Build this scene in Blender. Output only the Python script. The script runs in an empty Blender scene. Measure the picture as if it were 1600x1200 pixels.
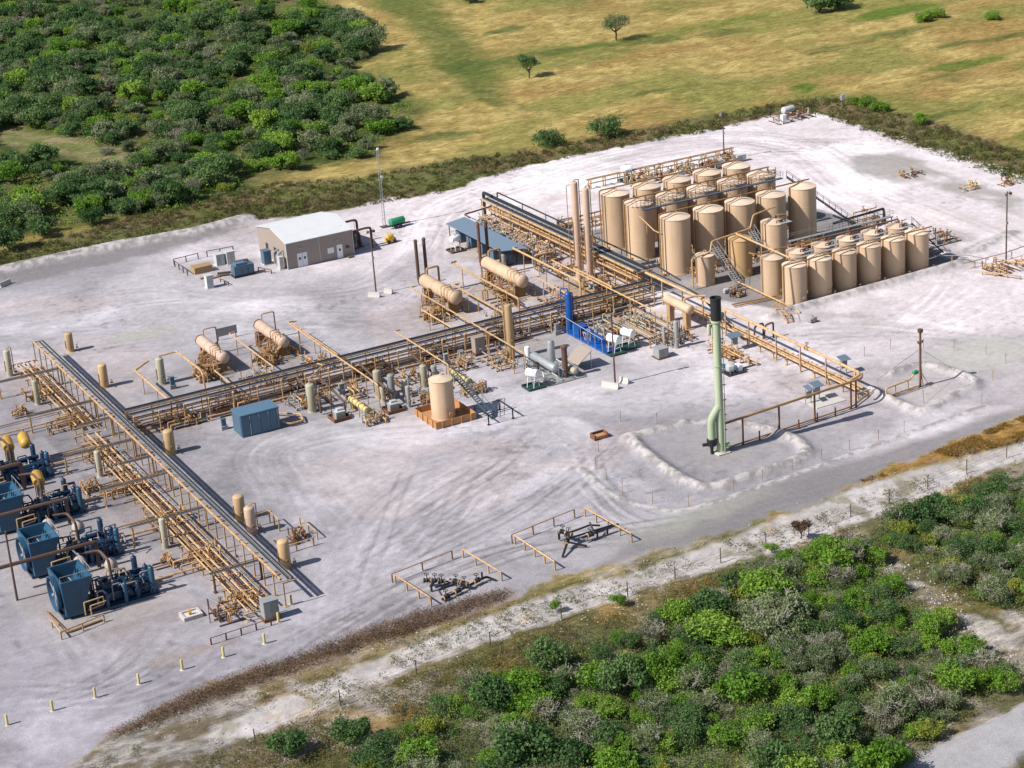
import bpy, math, random
import numpy as np
from math import radians, sin, cos, pi, hypot, atan2
from mathutils import Vector, Matrix
SC = bpy.context.scene
COL = SC.collection
# ---------------------------------------------------------------- camera
TH, RO, AZ, CAMH = radians(21.409), radians(4.292), radians(26.85), 105.0
fw = Vector((cos(TH)*sin(AZ), cos(TH)*cos(AZ), -sin(TH)))
rt = Vector((cos(AZ), -sin(AZ), 0)); dn = fw.cross(rt)
R2 = cos(RO)*rt + sin(RO)*dn; D2 = -sin(RO)*rt + cos(RO)*dn
cam = bpy.data.objects.new('camera', bpy.data.cameras.new('camera')); COL.objects.link(cam)
m = Matrix((R2, -D2, -fw)).transposed().to_4x4(); m.translation = Vector((0, 0, CAMH)); cam.matrix_world = m
cam.data.sensor_width = 36; cam.data.lens = 36*3286/1600; cam.data.clip_end = 5000; cam.data.clip_start = 1
SC.camera = cam
# ---------------------------------------------------------------- light
EL = radians(43)
w = bpy.data.worlds.new('World'); SC.world = w; w.use_nodes = True
nt = w.node_tree; bg = nt.nodes['Background']; sky = nt.nodes.new('ShaderNodeTexSky')
sky.sky_type = 'NISHITA'; sky.sun_disc = False; sky.sun_elevation = EL; sky.sun_rotation = radians(273)
sky.air_density = 1.0; sky.dust_density = 1.0
nt.links.new(sky.outputs[0], bg.inputs[0]); bg.inputs[1].default_value = 0.08
sun = bpy.data.objects.new('sun', bpy.data.lights.new('sun', 'SUN')); COL.objects.link(sun)
sun.data.energy = 5.0; sun.data.angle = radians(0.5); sun.data.color = (1.0, 0.945, 0.87)
sd = Vector((cos(EL), -0.052*cos(EL), -sin(EL)))
sun.rotation_euler = sd.to_track_quat('-Z', 'Y').to_euler(); sun.location = (0, 250, 120)
SC.view_settings.view_transform = 'Standard'; SC.view_settings.look = 'None'
SC.view_settings.exposure = 0.43; SC.view_settings.gamma = 1.0
# ---------------------------------------------------------------- noise helpers
_T = np.random.RandomState(7).rand(256, 256)
def vn(x, y):
    xi = np.floor(x).astype(int); yi = np.floor(y).astype(int); fx = x-xi; fy = y-yi
    fx = fx*fx*(3-2*fx); fy = fy*fy*(3-2*fy)
    a = _T[xi & 255, yi & 255]; b = _T[(xi+1) & 255, yi & 255]; c = _T[xi & 255, (yi+1) & 255]; d = _T[(xi+1) & 255, (yi+1) & 255]
    return (a*(1-fx)+b*fx)*(1-fy)+(c*(1-fx)+d*fx)*fy
def fbm(x, y, s, o=4, k=0.0):
    r = 0; t = 0; a = 1.0
    for i in range(o):
        r = r+a*vn(x/s+17.3*i+k, y/s+9.1*i+k*1.7); t += a; a *= .5; s = s/2.03
    return r/t
def sdist(px, py, poly):
    n = len(poly); d = np.full(px.shape, 1e9); ins = np.zeros(px.shape, bool)
    for i in range(n):
        x0, y0 = poly[i]; x1, y1 = poly[(i+1) % n]; ex, ey = x1-x0, y1-y0
        t = np.clip(((px-x0)*ex+(py-y0)*ey)/(ex*ex+ey*ey+1e-9), 0, 1)
        d = np.minimum(d, np.hypot(px-x0-t*ex, py-y0-t*ey))
        c = ((y0 > py) != (y1 > py)) & (px < (x1-x0)*(py-y0)/((y1-y0) if y1 != y0 else 1e-9)+x0)
        ins ^= c
    return np.where(ins, -d, d)
def ldist(px, py, ln):
    d = np.full(px.shape, 1e9); s = np.zeros(px.shape); tt = np.zeros(px.shape); acc = 0
    for i in range(len(ln)-1):
        x0, y0 = ln[i]; x1, y1 = ln[i+1]; ex, ey = x1-x0, y1-y0; L = hypot(ex, ey)
        t = np.clip(((px-x0)*ex+(py-y0)*ey)/(L*L), 0, 1); dx = px-x0-t*ex; dy = py-y0-t*ey; q = np.hypot(dx, dy)
        sg = np.sign(ex*(py-y0)-ey*(px-x0)); u = q < d
        d = np.where(u, q, d); s = np.where(u, q*sg, s); tt = np.where(u, acc+t*L, tt); acc += L
    return d, s, tt
def smooth_line(ln, n=4):
    out = []
    P = [ln[0]]+list(ln)+[ln[-1]]
    for i in range(1, len(P)-2):
        for k in range(n):
            t = k/n; a, b, c, d = [np.array(P[i+j-1], float) for j in range(4)]
            out.append(tuple(.5*((2*b)+(-a+c)*t+(2*a-5*b+4*c-d)*t*t+(-a+3*b-3*c+d)*t**3)))
    out.append(tuple(map(float, ln[-1]))); return out
def ss(x, a, b):
    t = np.clip((x-a)/(b-a), 0, 1); return t*t*(3-2*t)
# ---------------------------------------------------------------- zones (metres, plant grid: X along the tank rows, Y along the west pipe rack)
PAD=[(55,337.5),(76,337.5),(83,338),(96,338),(109,336.5),(122,337),(135,332),(146,333),(157,330),(167,333),(180,335),(200,334),(217,333),(229,333),(237,329),(237,317),(237,296),(236,268),(235,236),(187,187),(167,188),(156,187),(145,186),(134,184),(119,182),(108,184),(102,184),(97,184),(91,183),(80,184),(69,185),(57,184),(50,182),(42,179),(36,176),(18,169),(0,160),(-40,200),(-40,340)]
WEED1=[(44,180.5),(54,184),(69,185),(80,186),(91,185),(90,183.2),(78,182.6),(67,182.6),(55,181.6),(46,180)]
WEED2=[(58,348),(80,349),(91,349),(110,355),(131,358),(148,348),(168,347),(183,342),(204,341),(234,340),(247,337),(249,315),(247,280),(247,248),(232,233),(234,265),(236,295),(236,316),(236,328),(228,332),(216,331),(199,333),(179,334),(166,332),(157,329),(145,331),(135,332.5),(122,336),(108,337.5),(93,338.5),(75,338)]
LROAD=[(172,182.6),(162,183.2),(150,184.0),(140,184.0),(131,183.2),(118,181.3),(106,181),(96,182),(82,181),(71,180),(59,178),(51,176),(57,172.5),(68,175.2),(79,176.2),(92,176.4),(103,176.8),(114,176),(128,176),(143,178),(159,179),(169,179)]
SROAD=[(138,136),(121,135),(110,134),(103,133),(98,132),(108,126),(115,128),(132,130)]
SCRUB1=[(140,635),(221,543),(209,495),(206,466),(193,441),(185,435),(179,416),(182,410),(179,389),(170,373),(164,372),(157,360),(144,363),(137,360),(129,359),(120,353),(109,353),(94,358),(83,359),(72,363)]
CLEAR1=[(105,439),(111,430),(115,415),(120,394),(119,387),(111,405),(101,425)]
SCRUB2=[(160,174),(152,175),(146,175.5),(138,175),(130,172.5),(125,174),(119,173.5),(112,172.5),(106,169.5),(98,169.5),(90,169.5),(82,168.5),(74,168),(66,163.5),(59,160),(57,158),(101,130),(111,135),(124,138)]
SAND2=[(124,151),(124,147),(125,140),(132,148),(129,154),(129,161),(131,168),(128,166)]
GREEN1=[(224,515),(238,498),(213,421),(197,379),(192,376),(192,392),(210,452)]
FARM=[(157.5,292),(200,292),(200,240),(167,239.5),(158,257)]
DARKROAD=[(185,192.5),(170,191),(146,190),(122,189.8),(109,188.3),(102,184),(108,184),(119,182),(134,184),(156,187),(167,187.5),(185,188)]
PIT=[(223,299),(231,295),(229,259),(222,251),(222,270),(218,282),(218,292)]
BRN=[(180,189),(167,188.4),(157,187.2),(146,185.8),(134,184.2),(150,184.4),(162,183.4),(180,184)]
BERMS=[([(124,213),(122.6,205),(123,194.6),(130,194),(138,194.8),(140,200),(138.6,206)],.7,.95),([(124,213),(132,212.6)],.6,.9),([(132,212.6),(137,209.5),(138.6,206)],.25,.8),([(114.3,208),(113.3,199),(115.3,193.3),(119,190.4),(135,191.2),(150,192.5),(166,194)],.16,.45),
 ([(163,209.9),(168.6,209.6),(169.8,200.8),(164,198.6),(158.2,197.2),(157.4,203.2),(157.6,207)],.65,.85),
 ([(163.5,238),(169,238.4),(185,238.7),(200,239.5)],.95,1.0),([(200,239.5),(200.5,246)],.6,1.1),
 ([(50,338),(80,338),(97,338),(110,336.5),(121,338)],1.1,2.2),([(203,243),(215,246)],.4,1.5)]
FLOWS=[([(34,183),(47,184),(60,184),(70,187),(80,190),(93,194),(105,194),(113,186),(125,184),(144,184),(165,186),(182,187)],5),
 ([(71,187),(78,199),(80,212),(82,224),(84,237),(94,239),(105,226),(121,225),(121,214),(113,208),(109,192)],6),
 ([(71,317),(92,315),(101,303),(121,289),(135,300),(151,318),(172,321),(208,325),(217,310),(209,267),(209,236)],7),
 ([(68,305),(98,302),(109,282),(124,277),(140,296),(158,322)],5),([(86,201),(95,210),(106,219)],4),([(76,205),(96,209),(117,214)],4),
 ([(180,204),(177,219),(166,228),(139,219),(130,220),(122,227)],5),([(36,191),(43,192),(49,192),(56,197)],4),([(72,192),(90,198),(111,204)],5)]
# ---------------------------------------------------------------- materials
def new_mat(name):
    m = bpy.data.materials.new(name); m.use_nodes = True; return m, m.node_tree, m.node_tree.nodes['Principled BSDF']
def mat(name, c, rough=.55, metal=0.0, dirt=.25, dcol=(.20, .13, .08), sc=1.5, spec=.4, streak=False):
    m, nt, b = new_mat(name); N = nt.nodes; L = nt.links
    tc = N.new('ShaderNodeTexCoord'); mp = N.new('ShaderNodeMapping'); L.new(tc.outputs['Object'], mp.inputs[0])
    if streak: mp.inputs['Scale'].default_value = (1, 1, .18)
    n1 = N.new('ShaderNodeTexNoise'); n1.inputs['Scale'].default_value = sc; n1.inputs['Detail'].default_value = 6; n1.inputs['Roughness'].default_value = .65
    L.new(mp.outputs[0], n1.inputs['Vector'])
    r = N.new('ShaderNodeMapRange'); r.inputs['From Min'].default_value = .45; r.inputs['From Max'].default_value = .8; r.inputs['To Max'].default_value = dirt
    L.new(n1.outputs[0], r.inputs[0])
    mx = N.new('ShaderNodeMix'); mx.data_type = 'RGBA'; mx.inputs['A'].default_value = (*c, 1); mx.inputs['B'].default_value = (*dcol, 1)
    oi = N.new('ShaderNodeObjectInfo'); hv = N.new('ShaderNodeHueSaturation'); vr = N.new('ShaderNodeMapRange'); vr.inputs['To Min'].default_value = .86; vr.inputs['To Max'].default_value = 1.12
    L.new(oi.outputs['Random'], vr.inputs[0]); L.new(vr.outputs[0], hv.inputs['Value'])
    L.new(r.outputs[0], mx.inputs['Factor']); L.new(mx.outputs['Result'], hv.inputs['Color']); L.new(hv.outputs[0], b.inputs['Base Color'])
    b.inputs['Roughness'].default_value = rough; b.inputs['Metallic'].default_value = metal; b.inputs['Specular IOR Level'].default_value = spec
    return m
M = dict(
 tank=mat('tan_tank_paint', (.54, .395, .27), .6, 0, .6, (.34, .20, .11), .7, .3, True),
 amber=mat('amber_tank_paint', (.46, .30, .155), .6, 0, .4, (.3, .16, .06), .7, .3, True),
 pink=mat('pale_vessel_paint', (.46, .335, .26), .55, 0, .45, (.3, .18, .1), 1, .35),
 ves=mat('mustard_vessel_paint', (.46, .32, .17), .55, 0, .35, (.28, .15, .07), 1, .35, True),
 troof=mat('sunlit_tank_roof', (.62, .49, .38), .6, 0, .5, (.40, .27, .17), 1.2, .3),  # tank tan made paler: light on the upward-facing roofs put into the colour
 slate=mat('slate_steel', (.085, .12, .16), .5, 0, .3, (.05, .06, .07), 2),
 tan=mat('tan_pipe_paint', (.50, .325, .165), .6, 0, .95, (.17, .075, .03), 1.9),
 tand=mat('weathered_pipe_paint', (.29, .165, .07), .65, 0, .8, (.14, .06, .025), 1.5),
 rust=mat('rusted_steel', (.16, .075, .04), .8, 0, .6, (.07, .03, .02), 2),
 brown=mat('brown_steel', (.10, .06, .045), .7, 0, .4, (.05, .03, .02), 2),
 sage=mat('sage_paint', (.36, .34, .26), .55, 0, .35, (.25, .2, .12), 1, .35, True),
 flare=mat('pale_green_paint', (.35, .41, .28), .6, 0, .45, (.22, .26, .16), .8, .35, True),
 olive=mat('olive_paint', (.50, .42, .16), .55, 0, .35, (.25, .18, .08), 1),
 black=mat('black_steel', (.018, .02, .026), .5, 0, .3, (.05, .045, .04), 2),
 cable=mat('black_cable', (.022, .024, .032), .55, 0, .4, (.06, .06, .06), 3),
 galv=mat('galvanised_steel', (.42, .44, .46), .45, .5, .4, (.2, .2, .2), 2),
 grey=mat('grey_paint', (.27, .275, .28), .5, 0, .3, (.18, .17, .16), 2),
 lgrey=mat('light_grey_paint', (.46, .47, .475), .5, 0, .3, (.3, .3, .3), 2),
 navy=mat('navy_machine_paint', (.010, .038, .085), .38, 0, .55, (.012, .022, .04), 2.2, .5),
 teal=mat('blue_cooler_paint', (.022, .085, .155), .42, 0, .6, (.015, .04, .08), 1.3, .5),
 cont=mat('steel_blue_paint', (.075, .14, .21), .5, 0, .35, (.06, .1, .14), 1.2, .4, True),
 blue=mat('royal_blue_paint', (.003, .075, .32), .4, 0, .25, (.005, .02, .15), 2, .5),
 white=mat('white_paint', (.78, .80, .82), .45, 0, .2, (.5, .5, .5), 2),
 green=mat('green_paint', (.02, .22, .10), .5, 0, .3, (.01, .08, .05), 2),
 dgreen=mat('dark_green_liner', (.015, .06, .05), .5, 0, .3, (.01, .03, .03), 2),
 yellow=mat('yellow_paint', (.65, .40, .03), .5, 0, .35, (.35, .18, .03), 2),
 yel2=mat('golden_silencer', (.50, .30, .05), .45, .15, .4, (.35, .18, .04), 2),
 sil=mat('pale_silencer', (.48, .40, .36), .5, 0, .5, (.25, .15, .1), 2),
 wall=mat('taupe_wall_panel', (.32, .265, .235), .6, 0, .25, (.2, .15, .12), .6, .3, True),
 roof=mat('pale_metal_roof', (.61, .62, .64), .35, .1, .3, (.46, .47, .48), .4, .5),
 bluroof=mat('blue_grey_roof', (.16, .22, .29), .45, .2, .3, (.12, .15, .19), .6, .4),
 conc=mat('pale_concrete', (.47, .44, .42), .85, 0, .4, (.4, .36, .32), 2),
 wood=mat('dry_timber', (.36, .24, .12), .8, 0, .4, (.2, .12, .06), 3),
 dwood=mat('dark_weathered_timber', (.09, .065, .05), .85, 0, .4, (.05, .035, .03), 3),
 orange=mat('rust_orange_containment', (.42, .22, .09), .65, 0, .5, (.22, .09, .03), 1.5),
 glass=mat('dark_glass', (.02, .025, .03), .15, 0, .1, (.05, .05, .05), 2, .6),
 rock=mat('chalk_rock', (.42, .395, .375), .9, 0, .4, (.36, .32, .28), 1))
def leaf_mat(name, c1, c2, c3):
    m, nt, b = new_mat(name); N = nt.nodes; L = nt.links
    at = N.new('ShaderNodeAttribute'); at.attribute_name = 'tint'
    oi = N.new('ShaderNodeObjectInfo')
    cr = N.new('ShaderNodeValToRGB'); cr.color_ramp.elements[0].color = (*c1, 1); cr.color_ramp.elements[1].color = (*c3, 1)
    e = cr.color_ramp.elements.new(.5); e.color = (*c2, 1)
    ad = N.new('ShaderNodeMath'); ad.operation = 'MULTIPLY_ADD'; ad.inputs[1].default_value = .55
    hf = N.new('ShaderNodeMath'); hf.operation = 'MULTIPLY'; hf.inputs[1].default_value = .5
    L.new(oi.outputs['Random'], hf.inputs[0]); L.new(at.outputs['Fac'], ad.inputs[0]); L.new(hf.outputs[0], ad.inputs[2]); L.new(ad.outputs[0], cr.inputs[0])
    b.inputs['Roughness'].default_value = .6; b.inputs['Specular IOR Level'].default_value = .25
    tr = N.new('ShaderNodeBsdfTranslucent'); mx = N.new('ShaderNodeMixShader'); mx.inputs[0].default_value = .38
    L.new(cr.outputs[0], b.inputs['Base Color']); L.new(cr.outputs[0], tr.inputs[0])
    L.new(b.outputs[0], mx.inputs[1]); L.new(tr.outputs[0], mx.inputs[2]); L.new(mx.outputs[0], N['Material Output'].inputs[0]); return m
M['leafA'] = leaf_mat('bright_green_foliage', (.06, .15, .012), (.15, .29, .03), (.30, .42, .07))
M['leafB'] = leaf_mat('dark_green_foliage', (.036, .085, .028), (.085, .165, .05), (.18, .27, .095))
M['leafC'] = leaf_mat('grey_olive_foliage', (.09, .125, .06), (.17, .215, .10), (.29, .33, .18))
M['leafE'] = leaf_mat('yellow_green_foliage', (.12, .17, .02), (.24, .29, .04), (.38, .38, .09))
M['leafD'] = leaf_mat('grey_twigs', (.11, .11, .065), (.19, .185, .12), (.30, .29, .21))
M['weedB'] = leaf_mat('brown_weeds', (.10, .06, .045), (.18, .115, .075), (.28, .20, .14))
M['weedG'] = leaf_mat('olive_weeds', (.06, .08, .018), (.13, .14, .04), (.23, .20, .08))
M['weedY'] = leaf_mat('straw_weeds', (.18, .10, .02), (.30, .19, .05), (.42, .29, .10))
M['bark'] = mat('bark', (.12, .09, .07), .85, 0, .4, (.05, .04, .03), 4)
M['paleb'] = mat('bleached_bark', (.34, .325, .27), .85, 0, .4, (.2, .18, .16), 4)
# ---------------------------------------------------------------- mesh builder
ORG = {}
class MB:
    def __init__(s): s.v = []; s.f = []
    def add(s, V, F):
        o = len(s.v); s.v += [tuple(p) for p in V]; s.f += [tuple(i+o for i in f) for f in F]; return s
    def box(s, x0, x1, y0, y1, z0, z1, rz=0):
        cx, cy = (x0+x1)/2, (y0+y1)/2; V = []
        for z in (z0, z1):
            for x, y in ((x0, y0), (x1, y0), (x1, y1), (x0, y1)):
                dx, dy = x-cx, y-cy; V.append((cx+dx*cos(rz)-dy*sin(rz), cy+dx*sin(rz)+dy*cos(rz), z))
        return s.add(V, [(3, 2, 1, 0), (4, 5, 6, 7), (0, 1, 5, 4), (1, 2, 6, 5), (2, 3, 7, 6), (3, 0, 4, 7)])
    def lathe(s, o, ax, prof, n=16):
        o = Vector(o); ax = Vector(ax).normalized(); u = ax.orthogonal().normalized(); w = ax.cross(u); V = []; F = []
        for r, t in prof:
            for k in range(n): a = 2*pi*k/n; V.append(o+ax*t+u*(r*cos(a))+w*(r*sin(a)))
        for i in range(len(prof)-1):
            for k in range(n): k2 = (k+1) % n; F.append((i*n+k, i*n+k2, (i+1)*n+k2, (i+1)*n+k))
        F.append(tuple(range(n))[::-1]); F.append(tuple(range((len(prof)-1)*n, len(prof)*n))); return s.add(V, F)
    def cyl(s, p0, p1, r, r1=None, n=10):
        p0 = Vector(p0); p1 = Vector(p1); return s.lathe(p0, p1-p0, [(r, 0), (r if r1 is None else r1, (p1-p0).length)], n)
    def tube(s, pts, r, n=6, rnd=0):
        P = [Vector(p) for p in pts]
        if rnd:
            Q = [P[0]]
            for i in range(1, len(P)-1):
                a = (P[i-1]-P[i]); b = (P[i+1]-P[i]); d = min(rnd, a.length*.45, b.length*.45)
                A = P[i]+a.normalized()*d; B = P[i]+b.normalized()*d; Q += [A, P[i]*.5+(A+B)*.25, B]
            P = Q+[P[-1]]
        V = []; F = []; t0 = (P[1]-P[0]).normalized(); u = t0.orthogonal().normalized()
        for i, p in enumerate(P):
            a = (P[i]-P[i-1]).normalized() if i else t0; b = (P[i+1]-P[i]).normalized() if i < len(P)-1 else a
            t = (a+b); t = t.normalized() if t.length > 1e-6 else a
            u = (u-t*u.dot(t)); u = u.normalized() if u.length > 1e-6 else t.orthogonal().normalized(); w = t.cross(u)
            k = 1/max(.5, t.dot(a))
            for j in range(n): an = 2*pi*j/n; V.append(p+(u*cos(an)+w*sin(an))*r*(k if 0 < i < len(P)-1 else 1))
        for i in range(len(P)-1):
            for j in range(n): j2 = (j+1) % n; F.append((i*n+j, i*n+j2, (i+1)*n+j2, (i+1)*n+j))
        F.append(tuple(range(n))[::-1]); F.append(tuple(range((len(P)-1)*n, len(P)*n))); return s.add(V, F)
    def vessel(s, o, ax, r, L, n=18, d=.3, d2=None):   # domed ends
        d2 = d if d2 is None else d2; h = d*2*r; h2 = d2*2*r
        pr = [(r*.06, -h), (r*.5, -h*.87), (r*.82, -h*.55), (r*.97, -h*.2), (r, 0), (r, L), (r*.97, L+h2*.2), (r*.82, L+h2*.55), (r*.5, L+h2*.87), (r*.06, L+h2)]
        return s.lathe(o, ax, pr, n)
    def build(s, name, mt, parent=None, ang=35):
        me = bpy.data.meshes.new(name); o = Vector(ORG.get(parent.name, (0, 0, 0))) if parent else Vector((0, 0, 0))
        V = [(p[0]-o.x, p[1]-o.y, p[2]-o.z) for p in s.v] if parent else s.v
        me.from_pydata(V, [], s.f); me.shade_smooth(); me.set_sharp_from_angle(angle=radians(ang))
        me.materials.append(M[mt] if isinstance(mt, str) else mt); ob = bpy.data.objects.new(name, me); COL.objects.link(ob)
        if parent: ob.parent = parent
        return ob
def bx(name, mt, par, *a): return MB().box(*a).build(name, mt, par)
def tb(name, mt, par, pts, r, n=6, rnd=0): return MB().tube(pts, r, n, rnd).build(name, mt, par)
def tag(o, label, cat, group=None):
    o['label'] = label; o['category'] = cat
    if group: o['group'] = group
    return o
def thing(name, label, cat, loc, group=None):
    o = bpy.data.objects.new(name, None); COL.objects.link(o); o.location = loc; o.empty_display_size = .5
    ORG[o.name] = tuple(loc); return tag(o, label, cat, group)
CH = {}
def dup(root, loc, label=None, rz=None, sc=None, group=None):
    if root.name not in CH: CH[root.name] = [(c, list(c.children)) for c in root.children]
    r = root.copy(); COL.objects.link(r); r.location = loc
    if rz is not None: r.rotation_euler = (0, 0, rz)
    if sc is not None: r.scale = sc if hasattr(sc, '__len__') else (sc,)*3
    if label: r['label'] = label
    if group: r['group'] = group
    for c, g in CH[root.name]:
        c2 = c.copy(); COL.objects.link(c2); c2.parent = r
        for q in g: q2 = q.copy(); COL.objects.link(q2); q2.parent = c2
    return r
ORD = ['first', 'second', 'third', 'fourth', 'fifth', 'sixth', 'seventh', 'eighth', 'ninth', 'tenth', 'eleventh', 'twelfth', 'thirteenth', 'fourteenth', 'fifteenth', 'sixteenth']
# ================================================================ ground
def ground():
    xs = np.concatenate([np.arange(-160, 30, 4.), np.arange(30, 62, .5), np.arange(62, 172, .32), np.arange(172, 245, .5), np.arange(245, 420, 1.6), np.arange(420, 700, 8)])
    ys = np.concatenate([np.arange(60, 120, 5.), np.arange(120, 176, .6), np.arange(176, 240, .32), np.arange(240, 345, .45), np.arange(345, 480, 1.3), np.arange(480, 1000, 6)])
    X, Y = np.meshgrid(xs, ys, indexing='ij'); x = X.ravel(); y = Y.ravel(); n = x.size
    wx = x+(fbm(x, y, 5, 3, 3)-.5)*4+(fbm(x, y, 1.2, 2, 5)-.5)*1.6; wy = y+(fbm(x, y, 5, 3, 11)-.5)*4+(fbm(x, y, 1.2, 2, 8)-.5)*1.6
    def C(r, g, b): return np.array([r, g, b])
    def mixc(a, c, k): return a*(1-k[:, None])+c*k[:, None]
    big = fbm(x, y, 40, 4, 1); med = fbm(x, y, 9, 4, 2); sm = fbm(x, y, 2.2, 3, 4); vs = fbm(x*.8, y*1.5, 2.6, 4, 6)
    # dry pasture
    c = mixc(np.tile(C(.32, .24, .078), (n, 1)), C(.49, .38, .145), ss(vs*.6+sm*.4, .35, .7))
    c = mixc(c, C(.30, .19, .065), ss(fbm(x*.6, y, 14, 4, 21), .52, .72)*.6)
    c = mixc(c, C(.20, .21, .055), ss(fbm(x*.7, y, 16, 5, 31), .48, .66)*.7)
    c = mixc(c, C(.085, .12, .03), ss(fbm(x*.4, y, 10, 4, 41), .66, .78)*.8)
    veg = np.ones(n)
    g1 = sdist(wx, wy, GREEN1); c = mixc(c, C(.085, .125, .028), ss(-g1, -3, 4)*.75)
    far = ss(y-x*.35, 330, 380)*ss(x, 240, 270); c = mixc(c, C(.10, .14, .035), far*.5*ss(big, .4, .6))
    for (lx, ly, rx, ry, st) in ((247.5, 347, 3.5, 4, .9), (306, 392, 14, 5, .9), (285, 340, 12, 3, .8), (262, 288, 9, 4, .8), (258, 412, 30, 3, .5), (302, 330, 14, 3, .7)):
        c = mixc(c, C(.09, .16, .02), st*ss(-np.hypot((wx-lx)/rx, (wy-ly)/ry), -1.3, -.6))
    edge = sdist(wx, wy, WEED2); c = mixc(c, mixc(np.tile(C(.13, .14, .05), (n, 1)), C(.18, .13, .075), ss(med, .4, .6)), ss(-edge, -4, 2)*.9)
    nr = ss(-sdist(wx, wy, PAD+[]), -14, -6)*ss(y, 320, 330)*ss(-x, -190, -120); c = mixc(c, C(.10, .12, .035), nr*.7)
    # thicket floors
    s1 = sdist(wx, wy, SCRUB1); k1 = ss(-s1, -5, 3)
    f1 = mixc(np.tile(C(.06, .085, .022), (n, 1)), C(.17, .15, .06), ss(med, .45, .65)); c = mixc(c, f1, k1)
    cl = sdist(wx, wy, CLEAR1); c = mixc(c, mixc(np.tile(C(.16, .19, .06), (n, 1)), C(.30, .24, .14), ss(sm, .4, .7)), ss(-cl, -4, 2)*.9)
    low = ss(-(y-.03*x), -186, -176)
    f2 = mixc(np.tile(C(.36, .31, .27), (n, 1)), C(.19, .155, .075), ss(med*.6+sm*.4, .44, .60)); f2 = mixc(f2, C(.36, .24, .09), ss(fbm(x, y, 7, 3, 71), .55, .7)*.8)
    f2 = mixc(f2, C(.11, .11, .04), ss(fbm(x, y, 6, 3, 77), .42, .6)*.85)
    c = mixc(c, f2, low)
    sa = sdist(wx, wy, SAND2); c = mixc(c, C(.46, .42, .39), ss(-sa, -2, 1)*ss(sm, .42, .58)*.9)
    # gravel pad
    pd = sdist(wx, wy, PAD); kp = ss(-pd, -.5, .5)
    g_ = x+(y-230)*.35; base = mixc(np.tile(C(.285, .272, .30), (n, 1)), C(.375, .358, .382), ss(g_, 10, 95)); base = mixc(base, C(.60, .55, .56), ss(g_, 105, 190))
    base *= (1-.28*ss(fbm(x, y, 22, 4, 51), .46, .68))[:, None]; base *= (1+.28*ss(fbm(x, y, 12, 4, 61), .52, .70))[:, None]
    base *= (1-.22*ss(-np.hypot((x-62)/26, (y-232)/34), -1.15, -.7))[:, None]
    base = mixc(base, C(.50, .40, .36), ss(fbm(x, y, 15, 3, 57), .6, .75)*.22)
    tr = np.zeros(n); dens = np.zeros(n)
    for i, (ln, wd) in enumerate(FLOWS):
        d, s, t = ldist(x, y, smooth_line(ln)); s = s+(fbm(x, y, 9, 2, 90+i)-.5)*3.0
        st = fbm(s*1.0, t*.045, .55, 3, 100+i*7); st2 = fbm(s, t*.05, 1.7, 2, 130+i); k = np.exp(-(d/wd)**2)*(.45+.9*vn(t/9+i, s/5))
        tr += k*((st-.5)*1.5+(st2-.5)*1.1); dens += k*.4
    TR = np.zeros((len(xs), len(ys))); RT_ = random.Random(12)
    FAM = [([(40,184),(60,184),(72,189),(84,193),(98,194),(110,189),(124,185),(150,184.5),(180,186)], 14, 2.2, 1.0), ([(71,188),(77,198),(80,211),(81,224),(84,238),(96,239.5),(120,229),(135,226)], 10, 3.2, .6),
      ([(70,187),(82,198),(94,208),(108,218),(120,226)], 14, 5, 1.1), ([(68,186),(86,194),(104,200),(118,208),(134,222)], 10, 4, .9), ([(72,192),(78,205),(88,215),(100,219),(112,216),(118,206),(112,196),(98,193)], 7, 4, .5),
      ([(121,226),(119,214),(114,205),(112,195),(116,188),(130,185)], 10, 2.2, 1.1), ([(60,318),(92,314),(104,300),(121,290),(136,300),(152,320),(175,326),(205,327),(218,312),(212,280),(209,240),(200,215),(182,192)], 20, 5, .5),
      ([(60,300),(90,300),(108,284),(122,276),(138,292),(150,318)], 10, 5, .5), ([(180,204),(176,217),(166,227),(150,232)], 8, 4, .6), ([(205,240),(190,228),(170,222),(160,226)], 8, 4, .6), ([(34,196),(43,193),(50,194),(57,200)], 8, 3, 1.0), ([(44,192),(46,200),(44,215)], 6, 2, 1), ([(175,326),(205,318),(226,300),(228,270)], 8, 5, .7), ([(40,300),(66,298),(90,282),(112,262)], 6, 6, .7)]
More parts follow.
